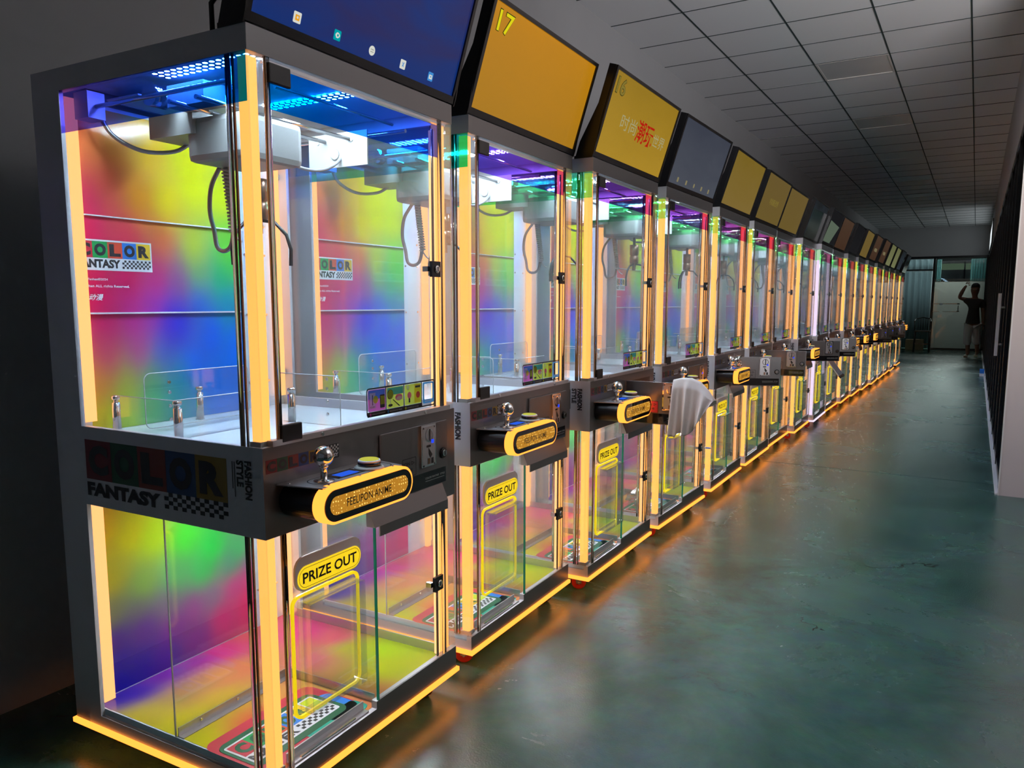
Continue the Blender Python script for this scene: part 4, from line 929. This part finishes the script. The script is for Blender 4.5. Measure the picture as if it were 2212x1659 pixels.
# black glazing along the right wall
gz = empty('window_1'); gz['kind'] = 'structure'
b = MB().m('frame_black').box(XR + .005, XR + .06, YR + .12, 24.45, 2.60, 2.66).box(XR + .005, XR + .06, YR + .12, 24.45, .012, .07)
for yy in (5.2, 6.2, 6.95, 7.9, 8.9, 9.9, 11.2, 12.6, 14.0, 15.4, 16.8, 18.2, 19.6, 21.0, 22.4, 23.6, 24.4): b.box(XR + .0, XR + .06, yy, yy + .05, .012, 2.64)
b.build('frame', gz)
MB().m('black_gloss').box(XR + .035, XR + .045, YR + .12, 24.45, .05, 2.62).build('panel', gz)
h = empty('pull_handle', (1.60, 6.72, 0)); tag(h, 'long pale pull bar on the black glazed door at the right', 'door handle')
mat('handle_pale', (.98, .86, .82), .4)
MB().m('handle_pale').box(-.012, .012, -.02, .02, .88, 1.42).build('bar', h)
for z in (1.30, .98): MB().m('zinc').tube([(.012, 0, z), (.045, 0, z)], .009, 8).build('standoff', h)
fill_p = empty('window_3'); fill_p['kind'] = 'structure'  # added glowing panel to brighten the far end, the wall here is plain
emis('pane_far', (.62, .68, .70), 1.4)
MB().m('pane_far').box(XR - .012, XR - .004, 19.6, 23.9, 2.72, 3.22).build('pane', fill_p)
MB().m('frame_black').box(XR - .02, XR, 19.56, 23.94, 2.69, 2.72).box(XR - .02, XR, 19.56, 23.94, 3.22, 3.25).box(XR - .02, XR, 19.56, 19.6, 2.72, 3.22).box(XR - .02, XR, 23.9, 23.94, 2.72, 3.22).build('frame', fill_p)
# far glass front
fr = empty('door_1'); fr['kind'] = 'structure'
b = MB().m('frame_black').box(XL, XR, 24.44, 24.52, 2.63, 2.69).box(.28, .345, 24.44, 24.52, 0, 2.63).box(XL, .28, 24.44, 24.5, 2.29, 2.325).box(.345, XR, 24.44, 24.52, 0, .05).box(XR - .05, XR, 24.44, 24.52, 0, 2.63)
b.build('frame', fr)
MB().m('smoke_glass').box(.345, XR - .05, 24.475, 24.487, .05, 2.63).build('door_glass', fr)
MB().m('dark_glass').box(XL, .28, 24.49, 24.496, 0, .01).build('threshold', fr)
MB().m('frost').box(.35, XR - .052, 24.490, 24.494, .05, 1.955).build('frosted_film', fr)
b = MB().m('zinc').box(.345, .99, 24.455, 24.470, 1.318, 1.342).box(.345, .50, 24.455, 24.470, 1.098, 1.112).box(.60, .99, 24.455, 24.470, 1.096, 1.112); b.build('door_rail', fr)
MB().m('decal_white').box(.505, .58, 24.448, 24.455, 1.29, 1.345).build('door_label', fr)
MB().m('black_plastic').box(.97, .99, 24.45, 24.47, 1.14, 1.28).box(.95, 1.01, 24.45, 24.472, 1.10, 1.13).box(.95, 1.01, 24.45, 24.472, 1.31, 1.345).build('door_lock', fr)
b = MB().m('zinc').box(.345, XR - .05, 24.466, 24.474, 1.955, 1.967).box(.345, XR - .05, 24.466, 24.474, 1.985, 1.995).box(.345, XR - .05, 24.466, 24.474, 2.02, 2.03); b.build('door_line', fr)
# rear room seen through the glass
rb = MB().m('rear_wall').box(XL, XR + .1, 28.5, 28.6, 0, 1.9).box(XL, XR + .1, 28.5, 28.6, 2.75, ZC).box(XL, .30, 28.5, 28.6, 1.9, 2.75)
struct(rb, 'wall_rear')
struct(MB().m('rear_wall').box(XR + .1, XR + .2, 24.6, 28.6, 0, ZC), 'wall_rear_right')
struct(MB().m('rear_wall').box(XL, XR + .1, 24.6, 28.6, 2.95, 3.0), 'ceiling_rear')
wn = empty('window_2'); wn['kind'] = 'structure'
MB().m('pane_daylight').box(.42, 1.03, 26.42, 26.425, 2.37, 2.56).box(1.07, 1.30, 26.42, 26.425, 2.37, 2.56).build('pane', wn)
MB().m('frame_black').box(.38, .42, 26.40, 26.44, 1.95, 2.64).box(1.03, 1.07, 26.40, 26.44, 1.95, 2.64).box(.38, 1.6, 26.40, 26.44, 2.56, 2.64).box(.38, 1.6, 26.40, 26.44, 1.95, 2.37).build('frame', wn)
b = MB().m('pane_bright')  # glowing strips standing in for daylight reflected in the door glass
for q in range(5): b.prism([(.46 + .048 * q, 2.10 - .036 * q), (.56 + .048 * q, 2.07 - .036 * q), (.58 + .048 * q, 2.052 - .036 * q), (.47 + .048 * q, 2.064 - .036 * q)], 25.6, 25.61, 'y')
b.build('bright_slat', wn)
def curtain(name, x0, x1, z0, z1, y, matn, folds, label, amp=.035):
    n = int(folds * 10); vs = []
    for zz in (z1, (z0 + z1) / 2, z0):
        for i in range(n + 1): t_ = i / n; vs.append((x0 + (x1 - x0) * t_, y + amp * math.sin(t_ * folds * 2 * PI) * (1 + .2 * math.sin(t_ * 9)), zz))
    F = [(j * (n + 1) + i, j * (n + 1) + i + 1, (j + 1) * (n + 1) + i + 1, (j + 1) * (n + 1) + i) for j in range(2) for i in range(n)]
    mb = MB().m(matn); mb.add(vs, F, True); o = mb.build(name); sd = o.modifiers.new('t', 'SOLIDIFY'); sd.thickness = .004
    return tag(o, label, 'curtain')
curtain('curtain', XL + .02, .27, .02, 2.28, 24.62, 'curtain_grey', 9, 'tall grey-green curtain left of the far glass door')
curtain('curtain', XL + .02, .27, 2.33, 2.62, 24.62, 'curtain_grey', 9, 'short grey curtain above the transom bar at the far end')
curtain('curtain', 1.22, 1.62, .002, 2.62, 24.95, 'curtain', 6, 'teal curtain at the right behind the far glass door')
curtain('curtain', .36, .47, .002, 2.62, 24.95, 'curtain', 2, 'thin strip of teal curtain at the left edge behind the glass door')
bx = MB().m('carton').box(-.28, .18, 23.9, 24.3, 0, .30).build('carton', bevel=.004); tag(bx, 'low tan carton at the foot of the curtain behind the chair', 'box')
# dark armchair before the curtain
def chair():
    R = empty('armchair', (.19, 22.9, 0)); tag(R, 'dark wooden armchair with a spindle back before the curtain', 'chair')
    MB().m('dark_wood').box(-.19, .19, -.2, .2, .56, .60).build('seat', R, bevel=.01)
    for sx in (-1, 1):
        for sy in (-1, 1): MB().m('dark_wood').tube([(sx * .17, sy * .18, .56), (sx * .19, sy * .20, 0)], .016, 8).build('leg', R)
    b = MB().m('dark_wood').tube([(-.19, -.20, .84), (-.20, .0, .86), (-.17, .19, .92), (0, .23, .95), (.17, .19, .92), (.20, .0, .86), (.19, -.20, .84)], .016, 8)
    b.build('back_rail', R)
    b = MB().m('dark_wood')
    for a in range(5): b.tube([(-.12 + .06 * a, .18, .60), (-.12 + .06 * a, .21, .93)], .008, 6)
    b.build('spindle', R)
    for sx in (-1, 1): MB().m('dark_wood').tube([(sx * .18, -.17, .60), (sx * .19, -.18, .84)], .011, 6).build('arm_post', R)
    MB().m('dark_wood').box(-.17, .17, -.19, -.17, .22, .25).box(-.185, -.165, -.18, .18, .22, .25).box(.165, .185, -.18, .18, .22, .25).build('stretcher', R)
chair()
p = MB().m('decal_blue').box(0, .07, 0, .12, .05, .13).m('decal_white').box(-.002, .072, -.002, .122, 0, .05); o = p.build('small_box'); o.location = (1.56, 15.4, 0); tag(o, 'small blue and white box on the floor by the black glazing', 'box')

# ------------------------------------------------------------------ the person at the far end
mat('skin', (.34, .17, .12), .6, spec=.3)
mat('shirt', (.085, .07, .07), .85, spec=.2, bump=.2, bscale=40)
mat('trousers', (.85, .76, .78), .85, spec=.2, bump=.2, bscale=40)
mat('hair', (.008, .007, .007), .5)
mat('shoe', (.75, .68, .5), .6)
def skin_obj(name, verts, edges, matn, parent, root=0, sub=2):
    me = bpy.data.meshes.new(name); me.from_pydata([v_[0] for v_ in verts], edges, []); me.materials.append(MATS[matn])
    o = bpy.data.objects.new(name, me); C.objects.link(o)
    if parent: o.parent = parent
    sk = o.modifiers.new('skin', 'SKIN'); me.skin_vertices or None
    lay = me.skin_vertices[0].data
    for i, v_ in enumerate(verts):
        r_ = v_[1]; lay[i].radius = r_ if isinstance(r_, tuple) else (r_, r_); lay[i].use_root = (i == root)
    sk.use_smooth_shade = True; sk.branch_smoothing = .5
    sb = o.modifiers.new('sub', 'SUBSURF'); sb.levels = sub; sb.render_levels = sub
    dg = bpy.context.evaluated_depsgraph_get(); m2 = bpy.data.meshes.new_from_object(o.evaluated_get(dg)); m2.name = name
    for p_ in m2.polygons: p_.use_smooth = True
    o.modifiers.clear(); o.data = m2
    if not m2.materials: m2.materials.append(MATS[matn])
    return o
def person():
    Y = 21.2
    V = []; E = []
    def v(x, dy, z, r, prev=None):
        V.append(((x, Y + dy, z), r)); i = len(V) - 1
        if prev is not None: E.append((prev, i))
        return i
    pel = v(1.38, 0, .90, (.125, .09)); wai = v(1.375, 0, 1.05, (.115, .085), pel); ch = v(1.385, 0, 1.26, (.14, .095), wai); nk0 = v(1.39, .0, 1.42, (.075, .06), ch)
    nk = v(1.385, -.0, 1.52, .052, nk0); hd0 = v(1.378, -.02, 1.595, (.070, .085), nk); hd1 = v(1.378, -.02, 1.68, (.100, .112), hd0); hd2 = v(1.382, -.01, 1.77, (.066, .08), hd1)
    # his right arm, raised to the head (viewer's left)
    s1 = v(1.235, 0, 1.425, .055, nk0); e1 = v(1.045, -.04, 1.475, .050, s1); f1 = v(1.10, -.08, 1.62, .048, e1); w1 = v(1.155, -.07, 1.735, .034, f1); p1 = v(1.19, -.06, 1.785, (.042, .026), w1)
    # his left arm hanging
    s2 = v(1.535, 0, 1.41, .055, nk0); e2 = v(1.585, .0, 1.13, .050, s2); f2 = v(1.59, -.02, 1.0, .047, e2); w2 = v(1.595, -.03, .87, .033, f2); p2 = v(1.598, -.03, .80, (.028, .046), w2)
    # legs
    h1 = v(1.31, 0, .84, .085, pel); k1 = v(1.285, -.07, .50, .056, h1); c1 = v(1.30, -.04, .36, .060, k1); a1 = v(1.315, .0, .10, .045, c1); t1 = v(1.285, -.06, .045, (.035, .028), a1); t1b = v(1.255, -.15, .035, (.035, .022), t1)
    h2 = v(1.45, .02, .84, .085, pel); k2 = v(1.485, .05, .50, .056, h2); c2 = v(1.50, .12, .36, .060, k2); a2 = v(1.515, .22, .12, .045, c2); t2 = v(1.50, .16, .055, (.034, .028), a2); t2b = v(1.47, .06, .035, (.034, .022), t2)
    body = skin_obj('person', V, E, 'skin', None, 0)
    tag(body, 'person in a dark T-shirt and pale cropped trousers, hand raised to head', 'person')
    # fingers: raised hand spread towards the head, hanging hand relaxed
    def hand(name, palm, dirs, thumb, L):
        for k, (d, ln) in enumerate(zip(dirs, L)):
            d = Vector(d).normalized(); a = Vector(palm) + Vector((0, 0, 0)) + dirs_off[k]
            vs = [((a.x, a.y, a.z), .0095), (tuple(a + d * ln * .5), .009), (tuple(a + d * ln * .95 + Vector(curl) * ln * .25), .0078)]
            skin_obj(name, vs, [(0, 1), (1, 2)], 'skin', body, 0, 1)
        th_ = Vector(thumb); a = Vector(palm) + tb
        skin_obj('thumb', [(tuple(a), .011), (tuple(a + th_ * .03), .010), (tuple(a + th_ * .055 + Vector(curl) * .01), .009)], [(0, 1), (1, 2)], 'skin', body, 0, 1)
    for o_ in (body,): pass
    dirs_off = [Vector((-.024, 0, .012)), Vector((-.008, 0, .018)), Vector((.009, 0, .014)), Vector((.024, 0, .006))]; curl = (.5, 0, -.5); tb = Vector((.028, -.005, -.02))
    hand('finger', (1.20, Y - .06, 1.80), [(.1, -.1, 1), (.35, -.1, 1), (.6, -.1, .8), (.85, -.1, .5)], (.75, -.2, .25), (.065, .075, .07, .055))
    dirs_off = [Vector((0, -.026, -.02)), Vector((0, -.009, -.026)), Vector((0, .009, -.024)), Vector((0, .026, -.018))]; curl = (-.5, 0, -.3); tb = Vector((-.008, -.03, .02))
    hand('finger', (1.605, Y - .03, .79), [(0, -.12, -1), (0, -.03, -1), (0, .05, -1), (0, .14, -1)], (-.2, -.5, -.8), (.065, .075, .07, .055))
    sh = [((1.375, Y, .835), (.185, .135)), ((1.375, Y, 1.0), (.175, .13)), ((1.38, Y, 1.2), (.19, .135)), ((1.388, Y, 1.375), (.15, .115)), ((1.235, Y, 1.405), (.088, .088)), ((1.135, Y - .02, 1.445), (.076, .076)), ((1.535, Y, 1.39), (.090, .09)), ((1.588, Y, 1.22), (.082, .082)), ((1.39, Y, 1.455), (.075, .065))]
    skin_obj('t_shirt', sh, [(0, 1), (1, 2), (2, 3), (3, 4), (4, 5), (3, 6), (6, 7), (3, 8)], 'shirt', body, 1)
    tr = [((1.38, Y, .90), (.15, .11)), ((1.305, Y, .80), (.125, .12)), ((1.28, Y - .07, .52), (.10, .10)), ((1.292, Y - .04, .29), (.092, .092)), ((1.45, Y + .02, .80), (.125, .12)), ((1.478, Y + .05, .52), (.10, .10)), ((1.492, Y + .11, .31), (.09, .09))]
    skin_obj('trousers', tr, [(0, 1), (1, 2), (2, 3), (0, 4), (4, 5), (5, 6)], 'trousers', body, 0)
    hb = MB().m('hair').ball((1.383, Y + .012, 1.742), .100, 24, 16, (1.0, 1.10, 1.05))
    for i, (vx, vy, vz) in enumerate(hb.v):
        f = 1 + .05 * math.sin(vx * 160) * math.sin(vz * 140)
        if vy < Y - .035 and vz < 1.725: vy = Y - .02
        if vz < 1.70: vx = 1.387 + (vx - 1.387) * .95
        hb.v[i] = (1.387 + (vx - 1.387) * f, Y + (vy - Y) * f, vz if vz > 1.665 else 1.665 + (vz - 1.665) * .3)
    hb.build('hair', body)
    fb_ = MB().m('skin').ball((1.372, Y - .118, 1.655), .014, 10, 8, (.8, 1.1, 1.4)); fb_.build('nose', body)
    MB().m('decal_white').ball((1.345, Y - .098, 1.685), .010, 10, 8).ball((1.402, Y - .098, 1.685), .010, 10, 8).m('hair').ball((1.345, Y - .106, 1.685), .005, 8, 6).ball((1.402, Y - .106, 1.685), .005, 8, 6).build('eye', body)
    MB().m('decal_red').ball((1.372, Y - .098, 1.612), .014, 10, 6, (1.4, .5, .35)).build('mouth', body)
    MB().m('skin').ball((1.296, Y - .005, 1.665), .018, 10, 8, (.4, .7, 1.2)).ball((1.466, Y - .005, 1.665), .018, 10, 8, (.4, .7, 1.2)).build('ear', body)
    for (x_, dy, dx2, dz) in ((1.275, -.10, -.0, 0), (1.492, .11, 0, .0)):
        b_ = MB().m('shoe').prism([(x_ - .048, -.0), (x_ + .048, -.0), (x_ + .046, .03), (x_ + .036, .06), (x_ - .036, .06), (x_ - .046, .03)], Y + dy - .09, Y + dy + .13, 'y'); b_.build('shoe', body, bevel=.016)
person()
